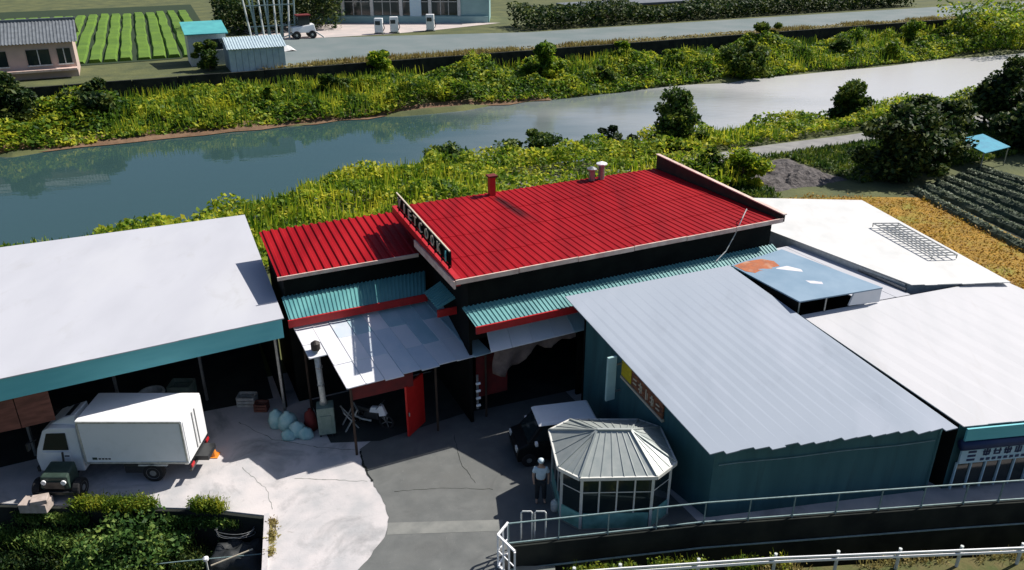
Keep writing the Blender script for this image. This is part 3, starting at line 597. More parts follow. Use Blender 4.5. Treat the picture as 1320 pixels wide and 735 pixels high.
for k in range(5):     # large dark characters, strokes too blurred in the picture to read
    f = .085 + k * .036
    for (a, b_, c, d) in ((.0, .026, .36, .41), (.010, .016, .22, .52), (.002, .024, .24, .29), (.002, .007, .26, .48), (.019, .024, .26, .48)):
        if rn.random() < .86: frontbox(f + a, f + b_, 1.26 + c, 1.26 + d, .272, .285).build('character', 'ink_blue', fs_)
for k in range(9): frontbox(.082 + k * .02, .094 + k * .02, 1.29, 1.39, .272, .285).build('character', 'ink_blue', fs_)
for k in range(6):
    f = .012 + k * .05; pn = frontbox(f + .004, f + .046, .15, 1.15, .125, .145).build('window', 'glass_dark', sp)
    frontbox(f, f + .004, .1, 1.2, .125, .20).build('window_frame', 'sign_pale', sp)

# --- back building with the very bright white roof
bk = thing('white_roof_building', W(29, 25), 'low building with glaring white roof next to the dry field', 'building')
QC = WQ((24.7, 32.3, 4.55), (32.9, 28.0, 4.50), (31.1, 18.45, 4.22), (27.15, 19.85, 4.25))
strips(bk, QC, 8, 'roof_bright', jag=.03, rib=.0, seed=31, wob=.0002, gap=.0)
for a, b_ in (((.03, .04), (.97, .04)), ((.97, .04), (.97, .97)), ((.97, .97), (.03, .97)), ((.03, .97), (.03, .04))):
    p, q = bil(QC, *a), bil(QC, *b_); wallq(bk, p, q, 0, p[2] - .07, q[2] - .07, .1, 'white_dull')
dg_ = thing('link_building', W(25.2, 22.4), 'narrow pale flat roof between the tilted panel and the glaring white roof', 'building')
QD = WQ((24.2, 25.6, 4.06), (26.3, 25.5, 4.10), (26.95, 19.72, 3.94), (24.7, 19.9, 3.94))
strips(dg_, QD, 3, 'roof_lilac', jag=.02, rib=.008, seed=33, wob=.003)
for a, b_ in (((.04, .03), (.96, .03)), ((.96, .03), (.96, .97)), ((.96, .97), (.04, .97)), ((.04, .97), (.04, .03))):
    p, q = bil(QD, *a), bil(QD, *b_); wallq(dg_, p, q, 0, p[2] - .07, q[2] - .07, .1, 'black_wall')
MB().hexa([W(26.32, 25.6, 4.0), W(26.40, 25.6, 4.0), W(27.05, 20.0, 3.95), W(26.97, 20.0, 3.95)], [W(26.32, 25.6, 4.16), W(26.40, 25.6, 4.16), W(27.05, 20.0, 4.08), W(26.97, 20.0, 4.08)]).build('gutter', 'steel', dg_)
QT = WQ((20.4, 23.9, 4.6), (24.2, 24.0, 4.45), (24.2, 22.9, 4.2), (20.45, 23.1, 4.35))
corrugated(QT, 18, .03).build('valley_sheet', 'teal_roof', dg_)

# roof hatch: tilted blue panel propped over the roofs
ht = thing('roof_hatch', W(22.8, 21.6, 4.0), 'tilted blue metal panel with flaking orange paint propped above the roofs', 'roof hatch')
QH = WQ((20.65, 23.3, 4.97), (23.7, 23.75, 4.97), (24.95, 19.48, 4.74), (21.15, 19.90, 4.74))
MB().hexa([(a, b_, z - .05) for a, b_, z in QH], QH).build('panel', 'panel_blue', ht)
def flake(pts, m, nm):
    ps_ = [bil(QH, u, v) for u, v in pts]; n = len(ps_); MB().add([(a, b_, z + .004) for a, b_, z in ps_] + [(a, b_, z + .009) for a, b_, z in ps_], [tuple(range(n, 2 * n))] + [(i, (i + 1) % n, n + (i + 1) % n, n + i) for i in range(n)]).build(nm, m, ht)
flake([(.02, .03), (.25, .02), (.5, .06), (.58, .16), (.52, .27), (.40, .26), (.33, .34), (.20, .26), (.10, .28), (.03, .2)], 'rust', 'rust_patch')
flake([(.30, .36), (.44, .29), (.60, .30), (.66, .42), (.60, .50), (.62, .66), (.54, .76), (.44, .70), (.46, .55), (.34, .47)], 'panel_flake', 'bare_patch')
MB().hexa([(*bil(QH, 1.0, .995)[:2], 4.12), (*bil(QH, .62, .995)[:2], 4.18), (*bil(QH, .62, .98)[:2], 4.18), (*bil(QH, 1.0, .98)[:2], 4.12)], [bil(QH, 1.0, .995)[:2] + (4.685,), bil(QH, .66, .995)[:2] + (4.685,), bil(QH, .66, .98)[:2] + (4.685,), bil(QH, 1.0, .98)[:2] + (4.685,)]).build('torn_flap', 'sheet_white', ht)
for u, v, zb in ((.03, .97, 4.05), (.35, .97, 4.0), (.97, .95, 4.0), (.03, .5, 4.5), (.97, .5, 4.05)):
    p = bil(QH, u, v); MB().bar((p[0], p[1], zb), (p[0], p[1], p[2] - .05), .05).build('prop', 'steel', ht)
p, q = bil(QH, .02, .45), bil(QH, .02, .96); MB().hexa([(p[0], p[1], 4.55), (q[0], q[1], 4.05), (q[0] + .04, q[1], 4.05), (p[0] + .04, p[1], 4.55)], [(p[0], p[1], p[2] - .055), (q[0], q[1], q[2] - .055), (q[0] + .04, q[1], q[2] - .055), (p[0] + .04, p[1], p[2] - .055)]).build('side_cheek', 'black_wall', ht)
# drying rack lying on the bright roof
rk = thing('roof_rack', W(30.8, 22.9, 4.45), 'thin metal slatted rack lying on the glaring white roof', 'rack')
RQ = WQ((30.45, 25.05, 4.62), (31.6, 24.55, 4.62), (31.0, 20.9, 4.5), (29.9, 21.3, 4.5))
for k in range(15): MB().bar(bil(RQ, 0, k / 14), bil(RQ, 1, k / 14), .05, .04).build('slat', 'steel', rk)
for u in (.02, .34, .66, .98): MB().bar(lerp(bil(RQ, u, 0), bil(RQ, u, 0), 0), bil(RQ, u, 1), .05, .04).build('rail', 'steel', rk)
for u, v in ((0.02, 0), (.98, 0), (.02, 1), (.98, 1)): p = bil(RQ, u, v); MB().bar((p[0], p[1], p[2] - .17), p, .04).build('foot', 'steel', rk)
# cable drooping from the red roof
cp = [Vector((9.9, 31.95, 6.55)), Vector((9.75, 31.6, 6.75)), Vector((9.5, 31.2, 6.5)), Vector((9.15, 30.8, 5.9)), Vector((8.75, 30.4, 5.35)), Vector((8.3, 30.05, 5.05))]
co = MB().tube(cp, .022, 6).build('cable', 'white_dull', loc=tuple(cp[0])); tag(co, 'thin pale cable drooping from the red roof edge', 'cable')

# --- octagonal garden room
gz = thing('gazebo', (3.2, 21.4, 0), 'octagonal glazed garden room with grey metal roof behind the fence', 'gazebo')
oc = [(1.26, 22.5), (1.46, 20.5), (2.1, 19.98), (4.5, 20.05), (5.21, 20.75), (5.01, 22.65), (4.33, 23.1), (2.0, 23.1)]
GE, GR = 2.12, 2.95
ra, rbp = (2.72, 21.3, GR), (3.80, 21.3, GR)
fac = [(0, 1, 'a'), (1, 2, 'a'), (2, 3, 'ab'), (3, 4, 'b'), (4, 5, 'b'), (5, 6, 'b'), (6, 7, 'ba'), (7, 0, 'a')]
for i, j, k in fac:
    pts = [(*oc[i], GE), (*oc[j], GE)] + {'a': [ra], 'b': [rbp], 'ab': [rbp, ra], 'ba': [ra, rbp]}[k]
    n = len(pts); mb = MB(); mb.add([(x, y, z - .03) for x, y, z in pts] + pts, [tuple(range(n - 1, -1, -1)), tuple(range(n, 2 * n))] + [(a, (a + 1) % n, n + (a + 1) % n, n + a) for a in range(n)])
    if len(k) == 2:
        for f in np.linspace(.12, .88, 6): mb.bar(Vector(lerp(pts[0], pts[1], f)) + Vector((0, 0, .012)), Vector(lerp(pts[3], pts[2], f)) + Vector((0, 0, .012)), .025, .02)
    else:
        for f in (.33, .66): mb.bar(Vector(lerp(pts[0], pts[1], f)) + Vector((0, 0, .012)), Vector(lerp(lerp(pts[0], pts[1], f), pts[2], .94)) + Vector((0, 0, .012)), .022, .02)
    mb.build('roof_panel', 'gazebo_roof', gz)
for i in range(8):
    tgt = ra if i in (0, 1, 2, 7) else rbp
    MB().bar(Vector((*oc[i], GE + .02)), Vector(tgt) + Vector((0, 0, .02)), .06, .05).build('hip_cap', 'gazebo_roof', gz)
    a, b_ = Vector((*oc[i], GE - .05)), Vector((*oc[(i + 1) % 8], GE - .05)); MB().bar(a, b_, .09, .12).build('eave_gutter', 'gazebo_white', gz)
MB().bar(Vector(ra) + Vector((0, 0, .03)), Vector(rbp) + Vector((0, 0, .03)), .08, .06).build('ridge_cap', 'gazebo_roof', gz)
gc = Vector((3.2, 21.45, 0)); inn = [gc + (Vector((*p, 0)) - gc) * .93 for p in oc]
for i in range(8):
    a, b_ = inn[i], inn[(i + 1) % 8]; L = (b_ - a).length; n = max(1, round(L / .62))
    MB().bar((a.x, a.y, 0), (a.x, a.y, GE - .12), .09).build('post', 'gazebo_white', gz)
    MB().bar((*(a * .97 + b_ * .03).xy, .32), (*(a * .03 + b_ * .97).xy, .32), .06, .60).build('base_panel', 'gazebo_teal', gz)
    MB().bar((*(a * .97 + b_ * .03).xy, 1.99), (*(a * .03 + b_ * .97).xy, 1.99), .07, .10).build('head_rail', 'gazebo_white', gz)
    for k in range(n):
        p, q = a.lerp(b_, (k + .06) / n), a.lerp(b_, (k + .94) / n)
        pane = MB().bar((p.x, p.y, 1.28), (q.x, q.y, 1.28), .02, 1.28).build('pane', 'glass_dark', gz)
        if k: m_ = a.lerp(b_, k / n); MB().bar((m_.x, m_.y, .64), (m_.x, m_.y, 1.93), .05).build('mullion', 'gazebo_white', gz)
        MB().bar((p.x, p.y, 1.45), (q.x, q.y, 1.45), .035, .03).build('glazing_bar', 'gazebo_white', gz)
MB().prism([(*p.xy,) for p in [gc + (Vector((*p, 0)) - gc) * .98 for p in oc]], .012, .03).build('floor_slab', 'concrete_dirty', gz)

# ------------------------------------------------------------------ walls and rails at the street front
def offset_line(pts, d):
    out = []
    for i, p in enumerate(pts):
        a = Vector(pts[max(0, i - 1)]); b_ = Vector(pts[min(len(pts) - 1, i + 1)]); t_ = (b_ - a).normalized(); n_ = Vector((t_[1], -t_[0])); out.append((p[0] + n_.x * d, p[1] + n_.y * d))
    return out
def wall_thing(name, line, d0, d1, z0, z1, m, label, cat, loc=None):
    mb = MB(); a, b_ = offset_line(line, d0), offset_line(line, d1)
    for i in range(len(line) - 1):
        mb.hexa([(*a[i], z0), (*a[i + 1], z0), (*b_[i + 1], z0), (*b_[i], z0)], [(*a[i], z1), (*a[i + 1], z1), (*b_[i + 1], z1), (*b_[i], z1)])
    return tag(mb.build(name, m, loc=loc or (*line[0], z0)), label, cat)
FL = [(-.12, 18.88), (6.0, 19.82), (14.6, 20.72), (17, 20.95), (34, 22.7)]
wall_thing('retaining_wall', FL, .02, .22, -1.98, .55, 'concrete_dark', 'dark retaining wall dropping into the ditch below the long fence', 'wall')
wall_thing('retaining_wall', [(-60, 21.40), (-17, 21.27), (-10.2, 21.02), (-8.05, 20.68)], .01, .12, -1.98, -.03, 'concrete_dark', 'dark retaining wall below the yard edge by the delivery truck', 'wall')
MBk = MB()
for a, b_ in (((-8.02, 20.66), (-7.36, 18.0)), ((-7.36, 18.0), (-7.3, 12.5))): MBk.bar((*a, -.04), (*b_, -.04), .16, .34)
tag(MBk.build('bridge_kerb', 'concrete', loc=(-8, 20.6, -.1)), 'pale concrete kerb along the bridge edge above the bushes', 'kerb')
def fence(name, line, d, zb, zt, step, m, label, group=None, mid=None, pr=.05):
    L = offset_line(line, d); f = thing(name, (*L[0], zb), label, 'fence', group)
    for i in range(len(L) - 1):
        a, b_ = Vector(L[i]), Vector(L[i + 1])
        MB().bar((*a, zt), (*b_, zt), pr).build('top_rail', m, f); MB().bar((*a, zb + .07), (*b_, zb + .07), pr).build('bottom_rail', m, f)
        if mid: MB().bar((*a, mid), (*b_, mid), pr * .5).build('middle_rail', m, f)
        n = max(1, round((b_ - a).length / step))
        for k in range(n + (1 if i == len(L) - 2 else 0)):
            p = a.lerp(b_, k / n); MB().bar((*p, zb), (*p, zt - pr / 2 - .001), pr).build('post', m, f)
    return f
ff = fence('pipe_fence', FL, .12, .55, 1.38, 1.42, 'fence_grey', 'long grey pipe fence on the retaining wall before the workshop', pr=.036)
MBp = MB(); lp = offset_line(FL, .25); MBp.tube([(*p, -.32) for p in lp], .03, 8)
tag(MBp.build('wall_pipe', 'fence_grey', loc=(*lp[0], -.32)), 'thin grey pipe running along the dark ditch wall', 'pipe')
fence('folding_gate', [(-.12, 18.95), (-.42, 18.42), (.08, 17.75)], 0, .01, 1.25, .3, 'white_paint', 'white folding gate at the corner of the bridge', mid=.65, pr=.06)
for k in range(2):
    x = .45 + k * .42; o = MB().tube([(x - .17, 19.35, .01), (x - .17, 19.35, 1.28), (x - .13, 19.35, 1.34), (x + .13, 19.35, 1.34), (x + .17, 19.35, 1.28), (x + .17, 19.35, .01)], .025, 8).build('pipe_hoop', 'white_dull', loc=(x, 19.35, 0))
    tag(o, 'low pale pipe hoop standing behind the fence near the folding gate', 'barrier', 'pipe hoops by the gate')
cv = thing('culvert_box', (.75, 18.5, -1.98), 'mossy concrete culvert box in the ditch beside the folding gate', 'culvert')
MB().box((.72, 18.3, -1.1), (1.1, .75, 1.6)).build('box', 'concrete_dirty', cv, bevel=.02); MB().box((.72, 18.3, -.275), (1.2, .85, .05)).build('lid', 'concrete_dirty', cv)
GL = [(1.8, 17.52), (3.15, 17.66), (7.8, 18.08), (15.35, 18.50), (26, 19.15)]
gr = thing('guard_rail', (*GL[0], -.02), 'white double beam guard rail along the near road', 'guard rail')
for i in range(len(GL) - 1):
    a, b_ = GL[i], GL[i + 1]
    for z in (.54, .68): MB().bar((*a, z), (*b_, z), .04, .08).build('beam', 'white_paint', gr, bevel=.012)
    n = max(1, round((Vector(b_) - Vector(a)).length / 1.9))
    for k in range(n): p = Vector(a).lerp(Vector(b_), k / n); MB().tube([(p.x, p.y + .08, -.02), (p.x, p.y + .08, .78)], .05, 8).build('post', 'white_dull', gr)

# ------------------------------------------------------------------ vehicles
def wheel(parent, c, r, wd, axis, rim='steel_pale'):
    t_ = MB().lathe(c, [(r * .6, -wd / 2), (r * .93, -wd / 2), (r, -wd * .35), (r, wd * .35), (r * .93, wd / 2), (r * .6, wd / 2)], 20, axis).build('wheel', 'rubber', parent, smooth=False)
    MB().lathe(c, [(r * .12, -wd * .53), (r * .56, -wd * .46), (r * .62, -wd * .52), (r * .62, wd * .52), (r * .56, wd * .46), (r * .12, wd * .53)], 16, axis).build('rim', rim, t_)
    return t_
tk = thing('delivery_truck', (-13.4, 23.25, 0), 'white box delivery truck parked beside the open shed', 'truck')
X0, X1, Y0, Y1, ZB, ZT = -14.62, -11.05, 22.38, 24.14, .80, 2.54
bx = MB().box(((X0 + X1) / 2, (Y0 + Y1) / 2, (ZB + ZT) / 2), (X1 - X0, Y1 - Y0, ZT - ZB)).build('cargo_box', 'white_paint', tk, bevel=.03)
for y in (Y0 - .012, Y1 + .012):
    for z in (ZB + .05, ZT - .05): MB().box(((X0 + X1) / 2, y, z), (X1 - X0 - .1, .02, .07)).build('edge_rail', 'steel_pale', bx)
for x in (X0 + .05, X1 - .05): MB().box((x, Y0 - .012, (ZB + ZT) / 2), (.06, .02, ZT - ZB - .2)).build('corner_post', 'steel_pale', bx)
for y in (Y0 + .46, Y1 - .46):
    dr = MB().box((X1 + .012, y, (ZB + ZT) / 2), (.025, .82, ZT - ZB - .12)).build('rear_door', 'white_paint', tk); MB().tube([(X1 + .045, y + (.3 if y < 23.2 else -.3), ZB + .15), (X1 + .045, y + (.3 if y < 23.2 else -.3), ZT - .15)], .018, 6).build('lock_rod', 'steel', dr)
# small emblem and lettering on the side
MB().box((-14.25, Y0 - .004, 1.02), (.16, .006, .09)).build('emblem', 'dark_green_paint', bx)
for k in range(4): MB().box((-14.08 + k * .11, Y0 - .004, 1.01), (.08, .006, .055)).build('letter', 'sign_ink', bx)
MB().box((-13.2, 23.26, .66), (5.2, .75, .18)).build('chassis', 'dark_paint', tk)
MB().box((-12.9, Y0 + .16, .55), (.9, .25, .35)).build('fuel_tank', 'dark_paint', tk, bevel=.03)
MB().box((X1 - .02, 23.26, .52), (.08, 1.7, .12)).build('rear_bumper', 'dark_paint', tk)
for y in (22.55, 23.97): MB().box((X1 + .035, y, .66), (.04, .24, .11)).build('tail_light', 'red_trim', tk)
for y in (Y0 + .06, Y1 - .06): MB().box((-12.35, y, .70), (1.0, .06, .05)).build('mudguard', 'white_dull', tk)
for y in (22.53, 23.99): wheel(tk, (-12.4, y, .37), .37, .24, 'Y', 'steel')
for y in (22.62, 23.90): wheel(tk, (-15.45, y, .37), .37, .22, 'Y', 'steel')
# cab: side profile swept across, narrower at the roof
pr = [(-16.28, .42), (-16.32, .95), (-16.22, 1.32), (-15.92, 2.02), (-15.70, 2.12), (-14.78, 2.14), (-14.76, .42)]
def cabpt(x, z, side): k = max(0, (z - 1.25)) * .12; y0, y1 = 22.48 + k, 24.04 - k; return (x, y0 if side == 0 else y1, z)
n = len(pr); cb = MB().add([cabpt(x, z, 0) for x, z in pr] + [cabpt(x, z, 1) for x, z in pr], [tuple(range(n)), tuple(range(2 * n - 1, n - 1, -1))] + [(i, (i + 1) % n, n + (i + 1) % n, n + i) for i in range(n)]).build('cab', 'white_paint', tk, bevel=.04)
MB().hexa([(-16.215, 22.62, 1.36), (-16.215, 23.90, 1.36), (-16.19, 23.90, 1.36), (-16.19, 22.62, 1.36)], [(-15.965, 22.68, 1.96), (-15.965, 23.84, 1.96), (-15.94, 23.84, 1.96), (-15.94, 22.68, 1.96)]).build('windscreen', 'glass_dark', cb)
for sd_ in (0, 1):
    o_ = -.012 if sd_ == 0 else .012; pts = [(-16.02, 1.30), (-15.80, 1.92), (-15.16, 1.94), (-15.14, 1.30)]
    b4 = [(x, cabpt(x, z, sd_)[1] + o_, z) for x, z in pts]; b5 = [(x, y - o_ * 2, z) for x, y, z in b4]; MB().hexa(b4, b5).build('side_window', 'glass_dark', cb)
    y = 22.465 if sd_ == 0 else 24.055; dd = MB().box((-15.58, y, .92), (.95, .02, .62)).build('door', 'white_paint', cb, bevel=.008); MB().box((-15.22, y - .02 if sd_ == 0 else y + .02, 1.08), (.16, .025, .04)).build('handle', 'dark_paint', dd)
    mr_ = MB().box((-16.30, y - .22 if sd_ == 0 else y + .22, 1.62), (.06, .18, .30)).build('mirror', 'dark_paint', tk, bevel=.02)
    MB().bar((-16.12, y, 1.75), (-16.28, y - .2 if sd_ == 0 else y + .2, 1.72), .03).build('mirror_arm', 'dark_paint', mr_)
    MB().box((-16.335, 22.72 if sd_ == 0 else 23.80, .80), (.05, .26, .15)).build('headlight', 'glass_dark', tk)
MB().box((-16.34, 23.26, .50), (.10, 1.62, .20)).build('front_bumper', 'dark_paint', tk, bevel=.03)
df = MB().hexa([(-15.72, 22.80, 2.142), (-14.84, 22.74, 2.142), (-14.84, 23.78, 2.142), (-15.72, 23.72, 2.142)], [(-15.30, 22.86, 2.36), (-14.84, 22.80, 2.50), (-14.84, 23.72, 2.50), (-15.30, 23.66, 2.36)]).build('wind_deflector', 'white_paint', tk, bevel=.03)
MB().hexa([(-15.22, 22.92, 2.395), (-15.02, 22.90, 2.455), (-15.02, 23.62, 2.455), (-15.22, 23.60, 2.395)], [(-15.22, 22.92, 2.405), (-15.02, 22.90, 2.465), (-15.02, 23.62, 2.465), (-15.22, 23.60, 2.405)]).build('deflector_slot', 'dark_paint', df)
o = MB().tube([(-10.85, 23.9, .03), (-10.86, 23.9, .42)], [.13, .05], 10).box((-10.85, 23.9, .016), (.36, .36, .03)).build('orange_marker', 'orange', loc=(-10.95, 24.2, 0)); tag(o, 'orange marker standing behind the truck', 'marker')

# dark compact tractor in the shade in front of the cab
tr = thing('compact_tractor', (-15.25, 21.7, 0), 'dark green compact tractor with small headlights parked against the truck cab', 'tractor')
MB().hexa([(-15.75, 21.46, .45), (-14.75, 21.46, .45), (-14.80, 22.2, .45), (-15.70, 22.2, .45)], [(-15.70, 21.50, .92), (-14.80, 21.50, .92), (-14.84, 22.2, 1.06), (-15.66, 22.2, 1.06)]).build('hood', 'dark_green_paint', tr, bevel=.05)
MB().box((-15.25, 21.445, .62), (.66, .03, .26)).build('grille', 'dark_paint', tr)
for x in (-15.58, -14.92): MB().lathe((x, 21.44, .74), [(.06, -.02), (.085, -.02), (.085, .03), (.06, .03)], 12, 'Y').build('headlight', 'white_paint', tr)
MB().box((-15.25, 21.43, .34), (1.3, .12, .12)).build('front_bumper', 'dark_paint', tr, bevel=.02)
for x in (-15.92, -14.58): wheel(tr, (x, 21.72, .34), .34, .24, 'X', 'steel')
MB().box((-15.25, 21.9, .34), (1.0, .5, .2)).build('chassis', 'dark_paint', tr)
MB().bar((-15.25, 22.24, 1.0), (-15.25, 22.30, 1.34), .05).build('steering_column', 'dark_paint', tr)

# small car with the pale roof, shade on its body put into the colour
kc = thing('small_car', (1.45, 24.0, 0), 'small car with pale roof and shade-darkened body paint parked behind the gazebo', 'car')
kd = R(12); kx = Vector((math.cos(kd), math.sin(kd), 0)); ky = Vector((-math.sin(kd), math.cos(kd), 0)); kc0 = Vector((1.52, 24.18, 0))
def K(a, b_, z): p = kc0 + kx * a + ky * b_; return (p.x, p.y, z)
def kq(a0, a1, b_, z): return [K(a0, -b_, z), K(a1, -b_, z), K(a1, b_, z), K(a0, b_, z)]
kp = [(-1.50, .24), (-1.54, .55), (-1.46, .80), (-1.10, .95), (1.52, .95), (1.62, .80), (1.62, .24)]; kn = len(kp)
MB().add([K(a, -.72 + (.06 if z > .85 or a < -1.6 else 0), z) for a, z in kp] + [K(a, .72 - (.06 if z > .85 or a < -1.6 else 0), z) for a, z in kp], [tuple(range(kn)), tuple(range(2 * kn - 1, kn - 1, -1))] + [(i, (i + 1) % kn, kn + (i + 1) % kn, kn + i) for i in range(kn)]).build('body', 'car_shaded', kc, bevel=.05, seg=3)
gh = MB().hexa(kq(-1.15, 1.52, .67, .94), kq(-.62, 1.36, .57, 1.60)).build('cabin', 'car_shaded', kc, bevel=.04)
MB().hexa(kq(-.74, 1.42, .64, 1.595), kq(-.62, 1.34, .55, 1.69)).build('roof', 'white_paint', kc, bevel=.035, seg=3)
MB().hexa([K(-1.12, -.58, 1.0), K(-1.12, .58, 1.0), K(-1.09, .58, 1.0), K(-1.09, -.58, 1.0)], [K(-.70, -.50, 1.54), K(-.70, .50, 1.54), K(-.67, .50, 1.54), K(-.67, -.50, 1.54)]).build('windscreen', 'glass_dark', gh)
for sgn in (-1, 1):
    for a0, a1, a2, a3 in ((-.90, .08, .08, -.55), (.18, 1.30, 1.24, .18)):
        y0, y1 = sgn * .665, sgn * .590; MB().hexa([K(a0, y0, 1.0), K(a1, y0, 1.0), K(a2, y1, 1.52), K(a3, y1, 1.52)], [K(a0, y0 + sgn * .012, 1.0), K(a1, y0 + sgn * .012, 1.0), K(a2, y1 + sgn * .012, 1.52), K(a3, y1 + sgn * .012, 1.52)]).build('side_window', 'glass_dark', gh)
    MB().box(K(-1.50, sgn * .52, .70), (.06, .24, .16), kd).build('headlight', 'white_dull', kc); mm = MB().box(K(-.85, sgn * .82, 1.02), (.10, .16, .14), kd).build('mirror', 'white_paint', kc, bevel=.02)
    for a in (-1.08, 1.02):
        c = Vector(K(a, sgn * .66, .28)); t_ = MB(); t_.lathe((0, 0, 0), [(.17, -.08), (.26, -.08), (.28, -.05), (.28, .05), (.26, .08), (.17, .08)], 18, 'Y'); t_.v = [tuple(Vector((x * math.cos(kd) - y * math.sin(kd), x * math.sin(kd) + y * math.cos(kd), z)) + c) for x, y, z in t_.v]; tw = t_.build('wheel', 'rubber', kc)
        r_ = MB(); r_.lathe((0, 0, 0), [(.03, -.085), (.17, -.075), (.17, .075), (.03, .085)], 14, 'Y'); r_.v = [tuple(Vector((x * math.cos(kd) - y * math.sin(kd), x * math.sin(kd) + y * math.cos(kd), z)) + c) for x, y, z in r_.v]; r_.build('rim', 'steel', tw)

# ------------------------------------------------------------------ person
def skin_mesh(name, pts, edges, rad, m, parent, sub=2):
    org = ORG[parent.name]; me = bpy.data.meshes.new(name); me.from_pydata([tuple(Vector(p) - org) for p in pts], edges, []); me.update()
    o = bpy.data.objects.new(name, me); COL.objects.link(o); o.parent = parent; ORG[o.name] = org
    o.modifiers.new('skin', 'SKIN'); me.skin_vertices or None
    for i, r_ in enumerate(rad):
        sv = me.skin_vertices[0].data[i]; sv.radius = (r_, r_) if not isinstance(r_, tuple) else r_; sv.use_root = (i == 0)
    ss_ = o.modifiers.new('sub', 'SUBSURF'); ss_.levels = sub; ss_.render_levels = sub; me.materials.append(MATS[m])
    return o
px_, py_ = .95, 21.35
pe = thing('person', (px_, py_, 0), 'standing person in pale blue shirt and dark trousers beside the gazebo', 'person')
J = lambda x, y, z: (px_ + x, py_ + y, z)
body = [J(0, 0, .95), J(0, .0, 1.15), J(0, .01, 1.38), J(0, .0, 1.50), J(0, -.02, 1.60), J(0, -.02, 1.70),
        J(-.18, 0, 1.41), J(-.25, .02, 1.15), J(-.23, -.06, .92), J(-.22, -.09, .82), J(.18, 0, 1.41), J(.26, .02, 1.15), J(.25, -.05, .92), J(.24, -.08, .82),
        J(-.10, 0, .90), J(-.11, -.01, .50), J(-.12, .03, .10), J(-.13, -.12, .045), J(.10, 0, .90), J(.12, .0, .50), J(.13, .04, .10), J(.15, -.10, .045)]
bE = [(0, 1), (1, 2), (2, 3), (3, 4), (4, 5), (2, 6), (6, 7), (7, 8), (8, 9), (2, 10), (10, 11), (11, 12), (12, 13), (0, 14), (14, 15), (15, 16), (16, 17), (0, 18), (18, 19), (19, 20), (20, 21)]
bR = [(.14, .10), (.13, .09), (.15, .10), .055, .085, .08, .06, .045, .035, .03, .06, .045, .035, .03, .085, .06, .042, .04, .085, .06, .042, .04]
skin_mesh('body', body, bE, bR, 'skin', pe)
skin_mesh('shirt', [body[0], body[1], body[2], body[6], J(-.235, .015, 1.22), body[10], J(.24, .015, 1.22)], [(0, 1), (1, 2), (2, 3), (3, 4), (2, 5), (5, 6)], [(.185, .14), (.175, .13), (.19, .14), .085, .075, .085, .075], 'shirt', pe)
skin_mesh('trousers', [J(0, 0, .93), body[14], body[15], J(-.12, .03, .13), body[18], body[19], J(.13, .04, .13)], [(0, 1), (1, 2), (2, 3), (0, 4), (4, 5), (5, 6)], [(.165, .125), .115, .085, .075, .115, .085, .075], 'trousers', pe)
MB().lathe(J(0, -.005, 1.655), [(.085, 0), (.112, .06), (.10, .11), (.05, .15), (.01, .158)], 14).build('cap', 'shirt', pe, smooth=True)
for sx in (-.04, .04): MB().lathe(J(sx, -.105, 1.655), [(.004, -.008), (.010, 0), (.004, .008)], 8).build('eye', 'hair', pe)
MB().hexa([J(-.015, -.10, 1.60), J(.015, -.10, 1.60), J(.012, -.125, 1.605), J(-.012, -.125, 1.605)], [J(-.008, -.098, 1.645), J(.008, -.098, 1.645), J(.006, -.105, 1.645), J(-.006, -.105, 1.645)]).build('nose', 'skin', pe)
o = MB().lathe((1.42, 20.95, .012), [(.10, 0), (.14, .03), (.15, .32), (.13, .36), (.04, .42), (.04, .46)], 12).build('water_can', 'white_dull', smooth=True, loc=(1.42, 20.95, .012)); tag(o, 'small white container on the ground between person and gazebo', 'container')

# ------------------------------------------------------------------ clutter at the workshop mouth
bo = thing('wood_boiler', W(4.35, 25.85, 0), 'green boiler with tall pale flue and black cap by the canopy', 'boiler')
bb = MB().box(W(4.35, 25.85, .72), (.62, .55, 1.16), R(12)).build('body', 'boiler_green', bo, bevel=.03)
MB().box(tuple(Vector(W(4.35, 25.85, .70)) + Vector((.058, -.285, 0))), (.40, .03, .56), R(12)).build('fire_door', 'boiler_green', bb, bevel=.01)
for dx, dy in ((-.22, -.2), (.22, -.2), (-.22, .2), (.22, .2)): MB().bar(tuple(Vector(W(4.35, 25.85, 0)) + Vector((dx, dy, 0))), tuple(Vector(W(4.35, 25.85, .15)) + Vector((dx, dy, 0))), .05).build('leg', 'dark_paint', bo)
MB().tube([W(4.33, 25.95, 1.28), W(4.33, 25.95, 1.48), W(4.28, 25.92, 3.62)], [.16, .115, .115], 12).build('flue_pipe', 'steel_pale', bo, smooth=True)
MB().lathe(W(4.28, 25.92, 3.66), [(.17, 0), (.17, .24), (.05, .33), (.02, .33)], 12).build('rain_cap', 'sign_ink', bo)
for zz in (2.1, 2.85): MB().lathe(W(4.315, 25.94, zz), [(.13, 0), (.14, .02), (.14, .06), (.13, .08)], 12).build('flue_band', 'steel', bo)
